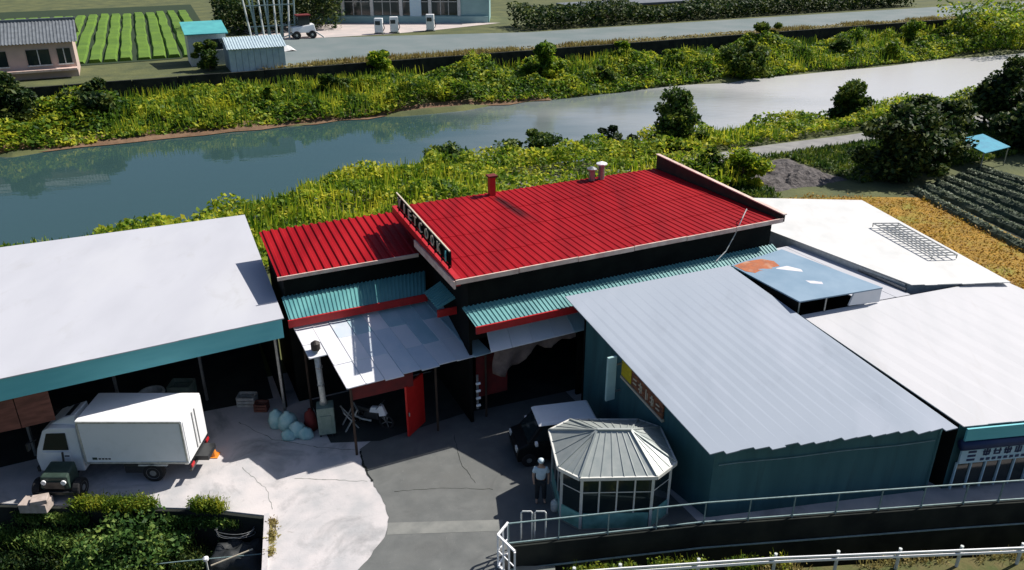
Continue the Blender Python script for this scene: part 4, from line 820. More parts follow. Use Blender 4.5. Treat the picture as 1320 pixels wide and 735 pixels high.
def sack(c, r, h, m, label, rz=0, name='sack'):
    mb = MB(); n1 = 12; prof = [(.55, 0), (.95, .06), (1.0, .3), (.92, .6), (.7, .82), (.25, .93), (.3, 1.0)]; rn = random.Random(int(c[0] * 100))
    for k, (a, z) in enumerate(prof):
        for j in range(n1): t_ = 2 * math.pi * j / n1; w_ = a * r * (1 + rn.uniform(-.13, .13)); mb.v.append((c[0] + w_ * math.cos(t_ + rz), c[1] + w_ * .8 * math.sin(t_ + rz), c[2] + z * h))
    for k in range(len(prof) - 1):
        for j in range(n1): a = k * n1 + j; b_ = k * n1 + (j + 1) % n1; mb.f.append((a, b_, b_ + n1, a + n1))
    mb.f.append(tuple(range(n1 - 1, -1, -1))); e = (len(prof) - 1) * n1; mb.f.append(tuple(e + j for j in range(n1)))
    tag(mb.build(name, m, smooth=True, loc=c), label, 'sack', 'sacks heaped beside the boiler')
for i, (s, t, r_, h) in enumerate(((3.05, 26.7, .36, .85), (2.7, 27.1, .33, .8), (3.3, 26.2, .33, .62), (3.55, 25.95, .28, .45), (2.95, 26.15, .28, .4))):
    sack(W(s, t, .002), r_, h, 'sack_blue', ['tall pale blue sack leaning in the heap by the boiler', 'tied pale blue sack at the back of the heap by the boiler', 'plump pale blue sack in the middle of the heap by the boiler', 'small pale blue sack beside the boiler leg', 'low slumped blue sack at the front of the heap'][i], i)
sack(W(3.85, 26.35, .002), .26, .95, 'red_dull', 'dark red bundle standing against the boiler', name='bundle')
# motorcycle
mc = thing('motorcycle', W(6.05, 25.7, 0), 'white faired motorcycle parked under the canopy beside the red door', 'motorcycle')
M0 = Vector(W(6.05, 25.7, 0)); md = Vector((math.cos(R(-20)), math.sin(R(-20)), 0)); mn = Vector((-md.y, md.x, 0))
def MP(a, b_, z): p = M0 + md * a + mn * b_; return (p.x, p.y, z)
for a in (-.62, .62):
    pts = [MP(a + .29 * math.cos(k * math.pi / 10), 0, .29 + .29 * math.sin(k * math.pi / 10)) for k in range(21)]; tw = MB().tube(pts, .05, 8, False).build('wheel', 'rubber', mc)
    hub = MB(); 
    for k in range(5): hub.bar(MP(a, 0, .29), MP(a + .25 * math.cos(k * 1.257), 0, .29 + .25 * math.sin(k * 1.257)), .03)
    hub.build('spokes', 'steel', tw)
MB().hexa([MP(-.35, -.12, .35), MP(.35, -.12, .35), MP(.35, .12, .35), MP(-.35, .12, .35)], [MP(-.25, -.10, .62), MP(.30, -.10, .62), MP(.30, .10, .62), MP(-.25, .10, .62)]).build('engine', 'dark_paint', mc, bevel=.03)
MB().hexa([MP(-.05, -.13, .62), MP(.40, -.11, .66), MP(.40, .11, .66), MP(-.05, .13, .62)], [MP(0, -.10, .84), MP(.34, -.08, .90), MP(.34, .08, .90), MP(0, .10, .84)]).build('fuel_tank', 'white_paint', mc, bevel=.05)
MB().hexa([MP(-.75, -.10, .62), MP(-.05, -.13, .64), MP(-.05, .13, .64), MP(-.75, .10, .62)], [MP(-.78, -.07, .82), MP(-.05, -.10, .76), MP(-.05, .10, .76), MP(-.78, .07, .82)]).build('seat', 'dark_paint', mc, bevel=.03)
MB().hexa([MP(.40, -.16, .55), MP(.66, -.08, .60), MP(.66, .08, .60), MP(.40, .16, .55)], [MP(.36, -.13, 1.0), MP(.52, -.06, .98), MP(.52, .06, .98), MP(.36, .13, 1.0)]).build('fairing', 'white_paint', mc, bevel=.03)
MB().tube([MP(.40, -.34, 1.0), MP(.44, -.12, 1.04), MP(.44, .12, 1.04), MP(.40, .34, 1.0)], .016, 6).build('handlebar', 'steel', mc)
for b_ in (-.06, .06): MB().tube([MP(.44, b_, 1.0), MP(.62, b_, .29)], .022, 6).build('fork', 'steel', mc)
MB().tube([MP(.05, -.16, .30), MP(-.35, -.17, .30), MP(-.8, -.18, .42)], .04, 8).build('exhaust', 'steel_pale', mc)
# crossed trestle
ts_ = thing('trestle', W(5.25, 25.9, 0), 'small crossed metal trestle standing between boiler and motorcycle', 'trestle')
for dy in (-.25, .25):
    MB().bar(W(4.98, 25.9 + dy, .01), W(5.5, 25.9 + dy, .85), .045).build('leg', 'steel_pale', ts_); MB().bar(W(5.5, 25.95 + dy, .01), W(4.98, 25.95 + dy, .85), .045).build('leg', 'steel_pale', ts_)
MB().bar(W(5.0, 25.6, .85), W(5.0, 26.2, .85), .045).build('crossbar', 'steel_pale', ts_); MB().bar(W(5.5, 25.6, .85), W(5.5, 26.2, .85), .045).build('crossbar', 'steel_pale', ts_)
# shed contents seen at the edge of the dark
def crate(c, d, m, label, name='crate', cat='crate'):
    t_ = thing(name, c, label, cat)
    for k in range(3):
        z = c[2] + d[2] * (k + .5) / 3
        for sy in (-1, 1): MB().box((c[0], c[1] + sy * d[1] / 2, z), (d[0], .03, d[2] / 3 - .03)).build('slat', m, t_)
        for sx in (-1, 1): MB().box((c[0] + sx * d[0] / 2, c[1], z), (.03, d[1] - .04, d[2] / 3 - .03)).build('slat', m, t_)
    for sx in (-1, 1):
        for sy in (-1, 1): MB().box((c[0] + sx * (d[0] / 2 - .04), c[1] + sy * (d[1] / 2 - .04), c[2] + d[2] / 2), (.04, .04, d[2])).build('corner_post', m, t_)
    MB().box((c[0], c[1], c[2] + .02), (d[0] - .1, d[1] - .1, .03)).build('bottom', m, t_)
crate(W(1.9, 29.2, .002), (.7, .5, .45), 'steel_pale', 'grey slatted crate on the shed floor beside the sacks')
crate(W(2.35, 28.55, .002), (.5, .4, .35), 'brown_board', 'brown slatted crate on the shed floor beside the sacks')
crate(W(-.4, 31.0, .002), (.9, .7, .6), 'boiler_green', 'green slatted crate deep in the open shed near the tub')
o = MB().box((-15.75, 21.05, .17), (.9, .5, .34)).box((-15.55, 21.0, .42), (.5, .4, .15), .3).build('concrete_block', 'brick_pale', bevel=.02, loc=(-15.75, 21.05, 0)); tag(o, 'broken pale concrete block on the yard edge by the tractor', 'block')
# bits at the foot of the yard wall
pts = [(-9.1 + .62 * math.cos(a) + .03 * math.sin(a * 3.3), 20.55 + .34 * math.sin(a), -.62 + .04 * math.sin(a * 1.7) + .01 * a) for a in np.linspace(0, 6.28 * 4, 80)]
pm = thing('planter_mound', (-9.2, 20.3, -1.7), 'dark plastic covered mound below the yard corner', 'mound')
vs = []; fs = []; n1 = 14
for j in range(n1 + 1):
    for i in range(n1 + 1):
        u, v = i / n1, j / n1; e = min(u, 1 - u, v, 1 - v) * 5; z = -1.68 + min(1, e) * (.85 + .12 * math.sin(i * 1.3) * math.cos(j * 1.1)); vs.append((-10.1 + 2.25 * u, 19.2 + 1.62 * v, z))
for j in range(n1):
    for i in range(n1): a = j * (n1 + 1) + i; fs.append((a, a + 1, a + n1 + 2, a + n1 + 1))
MB().add(vs, fs).build('cover', 'plastic_black', pm, smooth=True)
o = MB().tube(pts, .009, 5).build('wire_coil', 'steel', loc=(-9.1, 20.55, -.7)); tag(o, 'loose coil of grey wire on the dark mound', 'wire coil')
struct('mulch_sheet', MB().add([(-24 + 1.2 * i, 17 + 1.1 * j, -1.66 + .05 * math.sin(i * 1.9 + j)) for j in range(5) for i in range(10)], [(j * 10 + i, j * 10 + i + 1, (j + 1) * 10 + i + 1, (j + 1) * 10 + i) for j in range(4) for i in range(9)]), 'plastic_black')
st_ = thing('garden_stake', (-9.66, 19.32, -1.68), 'short white topped stake below the yard corner', 'stake')
MB().tube([(-9.66, 19.32, -1.68), (-9.66, 19.32, -.62)], .03, 8).build('stake', 'white_dull', st_); MB().lathe((-9.66, 19.32, -.62), [(.05, 0), (.09, .04), (.09, .12), (.03, .17)], 10).build('cap', 'white_paint', st_)
o = MB().tube([(-9.5, 19.25, -.75), (-8.25, 19.62, -.42)], .025, 6).build('bamboo_pole', 'sign_cream', loc=(-9.5, 19.25, -.75)); tag(o, 'pale pole leaning on the dark mound', 'pole')
o = MB().tube([(-12.4, 19.3, -.9), (-10.5, 19.4, -.72), (-8.0, 19.62, -.62)], .018, 6).build('wire', 'fence_grey', loc=(-12.4, 19.3, -.9)); tag(o, 'thin grey wire strung in front of the foreground bush', 'wire')

# ------------------------------------------------------------------ far side of the river
wl = thing('river_wall', W(60, 104.3, -2.6), 'long dark concrete flood wall along the far road', 'wall')
for k in range(60):
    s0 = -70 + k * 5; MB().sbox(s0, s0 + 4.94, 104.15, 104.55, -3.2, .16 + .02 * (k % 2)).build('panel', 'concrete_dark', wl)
hs = thing('far_house', W(-15, 114), 'house with grey tiled roof and beige walls across the river', 'house')
MB().sbox(-26, -5.6, 110.6, 117.5, 0, 4.1).build('wall', 'house_wall', hs)
corrugated(WQ((-26.6, 114.2, 6.1), (-5.0, 114.2, 6.1), (-5.0, 109.9, 4.05), (-26.6, 109.9, 4.05)), 60, .07).build('roof', 'tile_grey', hs)
corrugated(WQ((-26.6, 118.6, 4.05), (-5.0, 118.6, 4.05), (-5.0, 114.2, 6.1), (-26.6, 114.2, 6.1)), 60, .07).build('roof', 'tile_grey', hs)
MB().bar(W(-26.7, 114.2, 6.2), W(-4.9, 114.2, 6.2), .35, .3).build('ridge', 'tile_grey', hs)
for s0, wd in ((-15.2, 2.6), (-10.6, 2.4), (-20, 2.6), (-7.4, 1.4)):
    wn = MB().sbox(s0, s0 + wd, 110.53, 110.59, 1.6, 3.3).build('window', 'glass_dark', hs); MB().sbox(s0 - .1, s0 + wd + .1, 110.40, 110.52, 1.45, 1.58).build('sill', 'white_dull', wn); MB().sbox(s0 + wd / 2 - .05, s0 + wd / 2 + .05, 110.48, 110.525, 1.6, 3.3).build('frame', 'white_dull', wn)
MB().sbox(-26, -5.6, 109.4, 110.58, .9, 1.15).build('porch_roof', 'cream_trim', hs)
hu = thing('teal_roof_hut', W(9.5, 114), 'small white hut with bright teal roof across the river', 'hut')
MB().sbox(7.2, 11.8, 111.6, 116.4, 0, 3.9).build('wall', 'white_dull', hu)
MB().hexa(WQ((6.9, 111.1, 3.85), (12.1, 111.1, 3.85), (12.1, 116.8, 4.75), (6.9, 116.8, 4.75)), WQ((6.9, 111.1, 3.97), (12.1, 111.1, 3.97), (12.1, 116.8, 4.87), (6.9, 116.8, 4.87))).build('roof', 'teal_bright', hu)
wn = MB().sbox(9.9, 11.3, 111.52, 111.58, 1.9, 3.2).build('window', 'glass_dark', hu); MB().sbox(9.8, 11.4, 111.42, 111.515, 1.78, 1.88).build('sill', 'white_paint', wn)
cs = thing('corrugated_shed', W(14.5, 107.5), 'pale blue corrugated shed at the end of the far road', 'shed')
for k in range(9):
    s0 = 11.2 + k * .74; MB().sbox(s0, s0 + .70, 105.1, 105.2, 0, 2.75 - .01 * (k % 2)).build('wall_panel', 'shed_pale', cs)
MB().sbox(11.2, 17.8, 105.25, 110.6, 0, 2.7).build('wall', 'shed_pale', cs)
corrugated(WQ((11.0, 108.2, 3.75), (18.1, 108.2, 3.75), (18.1, 104.8, 2.75), (11.0, 104.8, 2.75)), 22, .06).build('roof', 'shed_pale', cs)
corrugated(WQ((11.0, 111.2, 2.75), (18.1, 111.2, 2.75), (18.1, 108.2, 3.75), (11.0, 108.2, 3.75)), 22, .06).build('roof', 'shed_pale', cs)
# showroom
sr = thing('showroom', (-19.5, 151, 0), 'long pale teal shop front with tall dark windows beyond the far road', 'building')
MB().box((-19.5, 153, 3.0), (31.0, 9.0, 6.0)).build('wall', 'show_wall', sr); MB().box((-19.5, 152.9, 6.1), (31.6, 9.8, .2)).build('roof', 'tile_grey', sr)
for k in range(6):
    x = -34.8 + k * 5.1; MB().box((x, 148.3, 2.9), (.55, .35, 5.8)).build('column', 'white_dull', sr)
    if k < 5:
        wn = MB().box((x + 2.55, 148.44, 2.7), (4.4, .08, 2.9)).build('window', 'glass_dark', sr)
        for f in (-.7, .7): MB().box((x + 2.55 + f, 148.37, 2.7), (.10, .05, 2.9)).build('mullion', 'white_dull', wn)
        MB().box((x + 2.55, 148.37, 3.5), (4.3, .05, .10)).build('transom', 'white_dull', wn)
MB().box((-19.5, 148.2, .55), (30.5, .5, 1.1)).build('plinth', 'show_wall', sr)
MB().box((-16.9, 148.1, 2.3), (2.0, .2, 3.2)).build('door', 'sign_pale', sr)
def pump(x, y, h, rz, label):
    t_ = thing('fuel_pump', (x, y, .03), label, 'pump', 'white machines on the forecourt')
    MB().box((x, y, h / 2 + .13), (1.3, .9, h - .2), rz).build('body', 'white_paint', t_, bevel=.08); MB().box((x, y, .08), (1.6, 1.2, .1), rz).build('base', 'concrete_dirty', t_)
    MB().box((x - .1, y - .48, h * .72), (.8, .06, .6), rz).build('display', 'glass_dark', t_); MB().tube([(x + .7, y - .2, h * .7), (x + .95, y - .3, h * .4), (x + .7, y - .3, .5)], .06, 6).build('hose', 'rubber', t_)
pump(-21.3, 134.0, 2.4, 0, 'tall white pump standing on the far forecourt'); pump(-19.0, 135.0, 2.5, .2, 'white pump with dark hose next to the tall forecourt pump'); pump(-13.4, 137.5, 2.6, 0, 'single white pump near the pale shop door')
# pole rack and white machine on the far bank
pk = thing('pole_rack', W(20.6, 133, 0), 'rack of tall pale upright poles behind the corrugated shed', 'rack')
for k in range(11):
    s = 17.6 + k * .62; MB().tube([W(s + .5 * math.sin(k * 2.1), 131 + .5 * (k % 3), 0), W(s - .6 + .16 * k, 132.5, 7.4 + .3 * (k % 2))], [.16, .13], 8).build('pole', 'fence_grey' if k % 3 else 'white_dull', pk)
for z in (2.0, 5.0): MB().bar(W(17.4, 131.6, z), W(24.4, 131.6, z), .15).build('crossbar', 'fence_grey', pk)
fv = thing('farm_machine', W(25.4, 130.5, 0), 'white and red wheeled farm machine beside the pole rack', 'farm machine')
MB().hexa([W(23.6, 130, .9), W(27.2, 130, .9), W(27.2, 132, .9), W(23.6, 132, .9)], [W(23.6, 130.1, 1.7), W(27.0, 130.1, 2.1), W(27.0, 131.9, 2.1), W(23.6, 131.9, 1.7)]).build('body', 'white_paint', fv, bevel=.1)
MB().sbox(24.6, 26.4, 130.3, 131.7, 2.0, 3.3).build('cab', 'glass_dark', fv, bevel=.1); MB().sbox(24.4, 26.6, 130.1, 131.9, 3.31, 3.5).build('cab_roof', 'red_dull', fv, bevel=.05)
for s in (24.2, 26.6):
    for t in (129.9, 132.0): wheel(fv, W(s, t, .6), .6, .35, 'Y')
MB().bar(W(23.6, 130.5, .8), W(21.9, 130.2, .3), .16).build('tow_bar', 'white_dull', fv); MB().bar(W(27.1, 130.5, 1.0), W(28.3, 130.0, .1), .18).build('chute', 'white_dull', fv)
o = MB().add([W(18.6 + 3.2 * i / 6, 118.5 + 4.5 * j / 6, .05 + .5 * math.sin(i / 6 * 3.14) * math.sin(j / 6 * 3.14) + .08 * ((i * 7 + j * 3) % 3)) for j in range(7) for i in range(7)], [(j * 7 + i, j * 7 + i + 1, j * 7 + i + 8, j * 7 + i + 7) for j in range(6) for i in range(6)]).build('ground_sheet', 'roof_bright', loc=W(20, 121, 0)); tag(o, 'white sheet spread on the ground beside the corrugated shed', 'sheet')
# rice field with dark furrows
rf = struct('rice_field', MB().poly([W(-5, 118, .04), W(6.5, 118.5, .04), W(12.2, 132, .04), W(14, 190, .04), W(-45, 190, .04), W(-30, 122, .04)]), 'rice_gap')
for k in range(27):
    s0 = -36 + k * 1.95 + random.uniform(-.12, .12); wd = 1.62 + random.uniform(-.15, .15); mb = MB(); pv = None
    if s0 + 3.6 > 13: continue
    for m_ in range(15):
        t0 = 119.5 + m_ * 4; sk = s0 + 1.5 * m_ / 14 + random.uniform(-.12, .12); hh = .38 + random.uniform(-.1, .14); ring = [W(sk, t0, .05), W(sk + .2, t0, hh), W(sk + wd - .2, t0, hh), W(sk + wd, t0, .05)]
        b0 = len(mb.v); mb.v += ring
        if pv is not None: mb.f += [(pv + a, pv + a + 1, b0 + a + 1, b0 + a) for a in range(3)]
        pv = b0
    mb.f += [(0, 1, 2, 3), (pv, pv + 3, pv + 2, pv + 1)]; mb.build('crop_strip', 'rice', rf)
lb = thing('roadside_building', W(88, 128, 0), 'low pale building with yellow band beyond the far road', 'building')
MB().sbox(74, 102, 132, 138, 0, 2.2).build('wall', 'house_wall', lb); MB().sbox(82, 96, 131.85, 131.98, 1.2, 2.0).build('band', 'yellow', lb); MB().sbox(73.5, 102.5, 131.6, 138.4, 2.22, 2.5).build('roof', 'tile_grey', lb)
bt = thing('blue_tarp_shelter', W(59, 39.5, 0), 'small shelter with bright blue tarpaulin roof beyond the crop rows', 'shelter')
MB().hexa(WQ((57.0, 38.3, 1.45), (60.4, 38.7, 1.45), (60.9, 41.5, 1.75), (57.6, 41.2, 1.75)), WQ((57.0, 38.3, 1.5), (60.4, 38.7, 1.5), (60.9, 41.5, 1.8), (57.6, 41.2, 1.8))).build('tarpaulin', 'blue_tarp', bt)
for s, t in ((57.1, 38.45), (60.3, 38.8), (60.7, 41.3), (57.7, 41.0)): MB().bar(W(s, t, 0), W(s, t, 1.44), .07).build('post', 'steel', bt)

# ------------------------------------------------------------------ vegetation
def stpts(s, t, z): return np.stack([s * CA - t * SA, s * SA + t * CA, z], 1)
def cover(name, s0, s1, t0, t1, n, size, m, hfun, label, cat, mask=None, blades=0, bh=1.2, seed=1, depth=.5, kindmat2=None):
    rng = np.random.default_rng(seed); s = rng.uniform(s0, s1, n); t = rng.uniform(t0, t1, n)
    if mask is not None: k = mask(s, t); s, t = s[k], t[k]
    top = hfun(s, t); z = np.where(t < 41, 0.0, hterr(t, s)) + top * (1 - depth * rng.random(len(s)) ** 2) + rng.normal(size=len(s)) * .08
    vq = [leafquads(stpts(s, t, z), size, rng=rng, var=1.1)]
    if blades:
        s = rng.uniform(s0, s1, blades); t = rng.uniform(t0, t1, blades)
        if mask is not None: k = mask(s, t); s, t = s[k], t[k]
        k = vnoise(s * .13 + 40, t * .17) > .48; s, t = s[k], t[k]
        vq.append(bladequads(stpts(s, t, np.where(t < 41, 0.0, hterr(t, s)) + hfun(s, t) * .6), bh, .14, rng=rng))
    v, q = merge(*vq); o = npmesh(name, v, q, m, kind='stuff'); tag(o, label, cat); return o
def lump(s, t, f=.22, a=1.0): return a * (.22 + 1.9 * vnoise(s * f, t * f * 1.2) ** 2.0 + 1.0 * vnoise(s * f * 2.7 + 9, t * f * 2.9) ** 2.2)
def near_mask(s, t):
    edge = 65.8 + bank_shift(s) + 2.4 * (vnoise(s * .16 + 3, s * .0) - .5)
    return (t < edge) & ((t > 51.4) | ((s < 37.6 + 1.2 * np.sin(t * 1.1)) & (t > 42)))
cover('bank_undergrowth', -45, 118, 42, 68.5, 230000, .33, 'leaf_bank', lambda s, t: lump(s, t, .24, 1.0) * np.clip((67.5 + bank_shift(s) - t) / 7, .25, 1), 'yellow-green tangled undergrowth on the near river bank', 'undergrowth', near_mask, 26000, 1.0, 3, depth=.6)
def far_mask(s, t): return (t > 91.8 + 1.6 * (vnoise(s * .12 + 7, s * 0) - .4)) & (t < 103.8)
cover('far_reeds', -60, 190, 90.6, 103.8, 150000, .48, 'leaf_far', lambda s, t: lump(s, t, .17, 1.55) * np.clip((t - 90.5) / 4, .35, 1) * np.clip((106.5 - t) / 5, .5, 1), 'lush green reeds and bushes covering the far river bank', 'reeds', far_mask, 20000, 1.35, 5, depth=.7)
cover('verge_grass', 14, 180, 104.6, 107.0, 7000, .35, 'straw', lambda s, t: .12 + .3 * vnoise(s * .4, t), 'dry yellow grass strip along the far road edge', 'grass', None, 9000, .5, 8)
cover('field_weeds', 36, 70, 40, 48.4, 14000, .3, 'leaf_mid', lambda s, t: .08 + .3 * vnoise(s * .5, t * .5) ** 2, 'short weeds around the gravel heap', 'weeds', lambda s, t: ((s < 39.5) | (s > 46.5) | (t > 47.6)), 9000, .35, 9)
cover('dry_stubble', 34, 49, 21, 39.5, 22000, .13, 'stubble', lambda s, t: .05 + .16 * vnoise(s * .8, t * .8), 'short dry stubble on the orange field', 'stubble', lambda s, t: (t < 37.2 - .6 * (s - 45)) & (s < 44.6 + .33 * (t - 24)) & (s > 34.3), 5000, .14, 10)

def tree(name, base, h, rx, ry, m, label, cat, n=9000, size=.34, group=None, trunk=True, seed=1, clumps=26, low=.12, stems=1, flat=1.0):
    rng = np.random.default_rng(seed); rd = random.Random(seed)
    root = thing(name, base, label, cat, group); bx_, by_, bz_ = base
    # clump centres spread through an uneven crown
    cs_ = []
    for _ in range(clumps):
        a = rng.random() * 6.283; r_ = math.sqrt(rng.random()) * 1.1; zf = low + (1 - low) * rng.random() ** .8
        k = math.sqrt(max(.06, 1 - ((zf - .45) / .62) ** 2)); lob = .62 + .55 * (.5 + .5 * math.sin(a * 3 + seed)) * (.6 + .8 * rng.random()); zf *= .72 + .42 * (.5 + .5 * math.sin(a * 2 + seed * 1.7))
        cs_.append((bx_ + math.cos(a) * r_ * rx * k * lob, by_ + math.sin(a) * r_ * ry * k * lob, bz_ + h * zf * 1.08))
    per = n // clumps; P_ = []
    for c in cs_:
        cr = (.09 + .15 * rng.random()) * (rx + ry + h * .6); d = rng.normal(size=(per, 3)); d /= np.linalg.norm(d, axis=1)[:, None]; rr = rng.random(per) ** .45
        p = np.array(c) + d * (rr * cr)[:, None] * np.array([1, 1, .62]); P_.append(p[p[:, 2] > bz_ + .05])
    v, q = leafquads(np.concatenate(P_), size, .6, .35, rng, 1.1); npmesh('crown' if trunk else 'foliage', v, q, m, root)
    mb = MB(); top = Vector((bx_, by_, bz_ + h * .62)); R0 = .045 * h
    for st in range(stems):
        off = Vector((rd.uniform(-.25, .25) * rx, rd.uniform(-.25, .25) * ry, 0)) if stems > 1 else Vector((0, 0, 0)); b0 = Vector(base) + off * .3
        mb.tube([b0, b0.lerp(top + off, .35) + Vector((rd.uniform(-.1, .1), rd.uniform(-.1, .1), 0)), top + off], [R0 / stems ** .5, R0 * .7 / stems ** .5, R0 * .25], 8)
    mb.build('trunk' if trunk else 'stem', 'bark', root)
    if trunk:
        for c in cs_[:9]: f = rd.uniform(.3, .75); MB().tube([Vector(base).lerp(top, f), Vector(base).lerp(top, f).lerp(Vector(c), .55) + Vector((0, 0, .15 * h * .2)), Vector(c)], [R0 * .4, R0 * .25, R0 * .1], 6).build('limb', 'bark', root)
    return root
tree('bank_tree', W(40.9, 54.5, -.2), 3.6, 1.75, 1.7, 'leaf_mid', 'rounded dark green tree on the near bank behind the levee path', 'tree', 9000, .34, seed=21, clumps=30)
tree('bank_tree', W(62.0, 56.0, -.6), 3.0, 1.5, 1.5, 'leaf_mid', 'small tree on the river bank behind the big dark trees', 'tree', 8000, .34, seed=22)
tree('broad_tree', W(50.6, 40.2, 0), 4.2, 2.6, 2.4, 'leaf_dark', 'broad dark tree next to the gravel heap', 'tree', 16000, .36, seed=23, clumps=44)
tree('broad_tree', W(54.8, 41.2, 0), 4.3, 2.6, 2.4, 'leaf_dark', 'broad dark tree beside the blue tarpaulin shelter', 'tree', 15000, .36, seed=24, clumps=42)
tree('tall_tree', W(71.5, 47.0, 0), 4.8, 2.8, 2.6, 'leaf_dark', 'tall black-green tree rising behind the blue tarpaulin shelter', 'tree', 17000, .4, seed=25, clumps=48)
tree('tall_tree', W(67.0, 40.8, 0), 3.9, 2.7, 2.5, 'leaf_dark', 'dense black-green tree at the far end of the crop rows', 'tree', 16000, .4, seed=26, clumps=46)
tree('shrub', W(37.3, 59.5, -1.8), 2.4, 1.5, 1.4, 'leaf_dark', 'small dark shrub by the water behind the roof vents', 'shrub', 3500, .3, trunk=False, seed=27, clumps=14, stems=3)
tree('shrub', W(31.0, 62.5, -2.8), 2.6, 2.4, 2.0, 'leaf_mid', 'leafy shrub at the water edge behind the red flue', 'shrub', 4500, .32, trunk=False, seed=28, clumps=16, stems=3)
tree('shrub', W(23.6, 63.5, -3.0), 2.3, 2.2, 1.9, 'leaf_mid', 'leafy shrub on the bank behind the rooftop sign', 'shrub', 4000, .32, trunk=False, seed=38, clumps=16, stems=3)
tree('shrub', W(38.6, 43.6, 0), 2.6, 1.7, 1.5, 'leaf_bank', 'bright yellow-green shrub behind the red roof parapet', 'shrub', 5200, .28, trunk=False, seed=29, clumps=18, stems=3)
tree('shrub', W(36.9, 45.4, 0), 1.9, 1.3, 1.2, 'leaf_mid', 'low dark shrub beside the yellow-green shrub', 'shrub', 3000, .28, trunk=False, seed=30, clumps=14, stems=3)
tree('willow', W(80.5, 92.8, -4.0), 4.0, 2.9, 2.4, 'leaf_mid', 'round dark willow overhanging the far water edge', 'shrub', 9000, .5, trunk=False, seed=31, clumps=28, stems=3, low=.02)
tree('far_shrub', W(50.5, 98.5, -3.2), 4.2, 2.0, 1.8, 'leaf_far', 'tall pale green shrub on the far bank below the road', 'shrub', 6000, .5, trunk=False, seed=32, clumps=20, stems=3)
tree('far_shrub', W(29.8, 103.2, -2.6), 3.8, 2.0, 1.4, 'leaf_bank', 'yellow-green shrub growing against the dark flood wall', 'shrub', 4000, .45, trunk=False, seed=33, clumps=14, stems=3)
tree('far_shrub', W(91, 100.5, -2.8), 3.9, 2.6, 1.8, 'leaf_mid', 'dark shrub rising above the far flood wall near the bend', 'shrub', 6000, .5, trunk=False, seed=34, clumps=20, stems=3)
tree('far_shrub', W(-12.5, 100.5, -2.6), 4.0, 3.4, 2.2, 'leaf_dark', 'dark shrub on the far bank below the beige house', 'shrub', 8000, .5, trunk=False, seed=35, clumps=24, stems=3)
tree('far_shrub', W(-4.5, 99.5, -2.8), 3.4, 2.9, 2.1, 'leaf_dark', 'dark spreading shrub on the far bank left of the teal hut', 'shrub', 7000, .5, trunk=False, seed=36, clumps=22, stems=3)
tree('far_shrub', W(9.0, 108.0, 0), 3.2, 1.5, 1.4, 'leaf_mid', 'dark upright shrub before the white hut', 'shrub', 3500, .4, trunk=False, seed=37, clumps=14, stems=2)
tree('bank_shrub', W(-12.5, 52.5, -1.4), 3.4, 1.6, 1.6, 'leaf_mid', 'tall loose shrub on the bank behind the pale shed roof', 'shrub', 6500, .32, trunk=False, seed=39, clumps=24, stems=4)
tree('foreground_bush', (-12.3, 20.0, -1.7), 1.5, 2.1, .95, 'leaf_shrub', 'leafy green bush in the pit below the truck', 'bush', 9000, .15, trunk=False, seed=40, clumps=34, stems=4, low=.05)
tree('foreground_bush', (-17.6, 19.6, -1.7), .9, 1.0, .8, 'leaf_shrub', 'small green bush beside the black mulch sheet', 'bush', 2500, .14, trunk=False, seed=41, clumps=12, stems=3, low=.05)
def far_row(name, s0, s1, t0, t1, h, n, m, label, seed, size=.7):
    rng = np.random.default_rng(seed); s = rng.uniform(s0, s1, n); t = rng.uniform(t0, t1, n); z = rng.random(n) ** .7 * h * (.5 + .7 * vnoise(s * .15, t * .1)); v, q = leafquads(stpts(s, t, z), size, rng=rng); o = npmesh(name, v, q, m, kind='stuff'); tag(o, label, 'trees')
far_row('far_wood', 60, 150, 123, 131, 3.6, 16000, 'leaf_dark', 'dark belt of trees behind the far road', 51)
far_row('far_wood', 14, 34, 138, 150, 9, 9000, 'leaf_dark', 'black-green trees behind the pole rack', 52)
far_row('far_wood', 130, 230, 88, 103, 5, 12000, 'leaf_far', 'green thicket where the far road bends away', 53)

for k, (s_, t_, h_) in enumerate(((14, 97, 2.2), (22, 99.5, 2.6), (36, 95.5, 2.0), (43, 101, 2.8), (58, 95, 2.2), (64, 100.5, 3.0), (71, 97, 2.6), (102, 96, 2.6), (110, 93, 2.4), (120, 99, 3.2))):
    tree('far_shrub', W(s_, t_, float(hterr(t_)) - .1), h_, h_ * .62, h_ * .5, ('leaf_far', 'leaf_mid', 'leaf_bank')[k % 3], 'rounded shrub standing out of the reeds on the far bank', 'shrub', 2600, .42, 'shrubs among the far bank reeds', trunk=False, seed=70 + k, clumps=14, stems=3, low=.05)
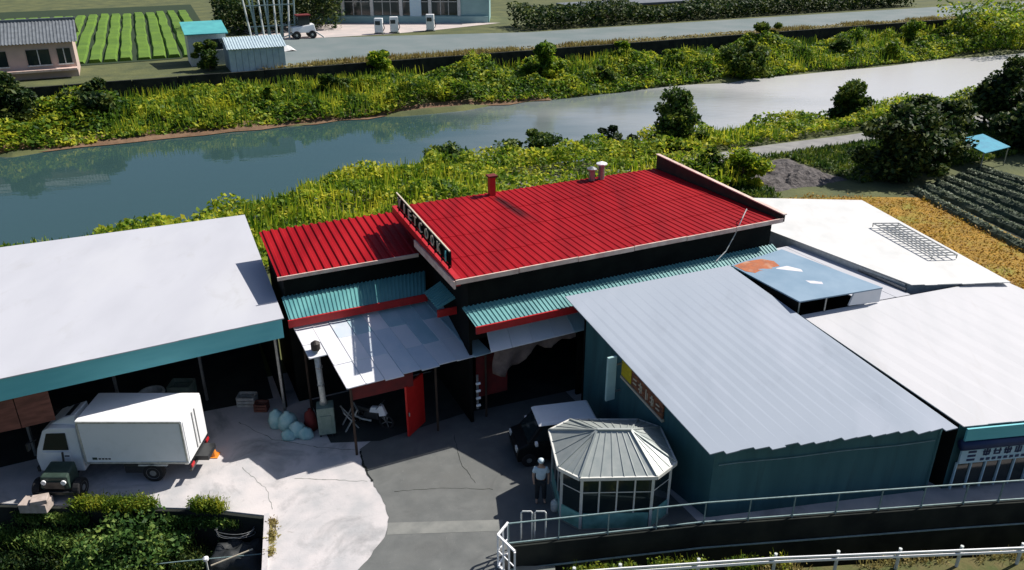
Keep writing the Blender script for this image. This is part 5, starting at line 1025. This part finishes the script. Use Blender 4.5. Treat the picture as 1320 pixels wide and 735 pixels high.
# grass and weeds at the yard edge, ditch and verge
def tufts(name, line, n, h, wd, m, label, jx=.25, z=0.0, seed=1, leafs=0):
    rng = np.random.default_rng(seed); L = np.array(line, dtype=float); k = rng.random(n) * (len(L) - 1); i = k.astype(int); f = (k - i)[:, None]; p = L[i] * (1 - f) + L[i + 1] * f
    dens = vnoise(p[:, 0] * 1.3 + seed, p[:, 1] * 1.3); kk = dens > np.quantile(dens, .3); p = p[kk]; p = p + rng.normal(size=p.shape) * jx; b = np.concatenate([p, np.full((len(p), 1), z)], 1)
    v, q = bladequads(b, h, wd, .6, rng); vq = [(v, q)]
    if leafs: c = b[rng.integers(0, len(b), leafs)] + np.stack([rng.normal(size=leafs) * .06, rng.normal(size=leafs) * .06, rng.random(leafs) * h], 1); vq.append(leafquads(c, .10, rng=rng))
    v, q = merge(*vq); o = npmesh(name, v, q, m, kind='stuff'); tag(o, label, 'grass')
tufts('yard_grass', [(-15.2, 21.2), (-13.5, 21.15), (-11.6, 21.1)], 2600, .32, .03, 'grass_yard', 'rough grass growing along the yard edge before the truck', .13, 0, 61, 2600)
tufts('yard_grass', [(-10.9, 21.05), (-10.3, 21.0), (-9.6, 20.95)], 900, .42, .03, 'grass_yard', 'grass clump on the yard edge behind the wire coil', .09, 0, 62, 900)
tufts('yard_grass', [(-7.8, 20.45), (-7.55, 19.6), (-7.42, 18.9)], 350, .16, .025, 'straw', 'dry grass along the pale bridge kerb', .06, 0, 63, 300)
tufts('wall_weeds', [(-16.5, 21.05), (-9, 20.75)], 2600, .35, .03, 'leaf_shrub', 'weeds hanging on the dark wall below the yard', .08, -.5, 64, 3000)
tufts('pit_undergrowth', [(-17, 20.7), (-14, 20.5), (-11.5, 20.55), (-9.8, 20.6)], 3200, .55, .035, 'leaf_shrub', 'rough dark undergrowth filling the pit below the yard wall', .22, -1.1, 67, 5000)
tufts('pit_undergrowth', [(-17, 20.2), (-14.5, 20.1), (-10, 20.0)], 3200, .6, .035, 'leaf_dark', 'dark weeds around the foreground bush', .3, -1.6, 68, 5000)
tufts('ditch_weeds', [(1.8, 17.95), (4.5, 18.2), (8.2, 18.5)], 1500, .38, .03, 'grass_yard', 'weeds growing behind the guard rail', .12, -.02, 65, 2200)
tufts('ditch_weeds', [(7, 18.3), (15.4, 18.85), (20, 19.2)], 1200, .22, .03, 'straw', 'dry weeds at the edge of the ditch', .10, -.02, 66, 500)
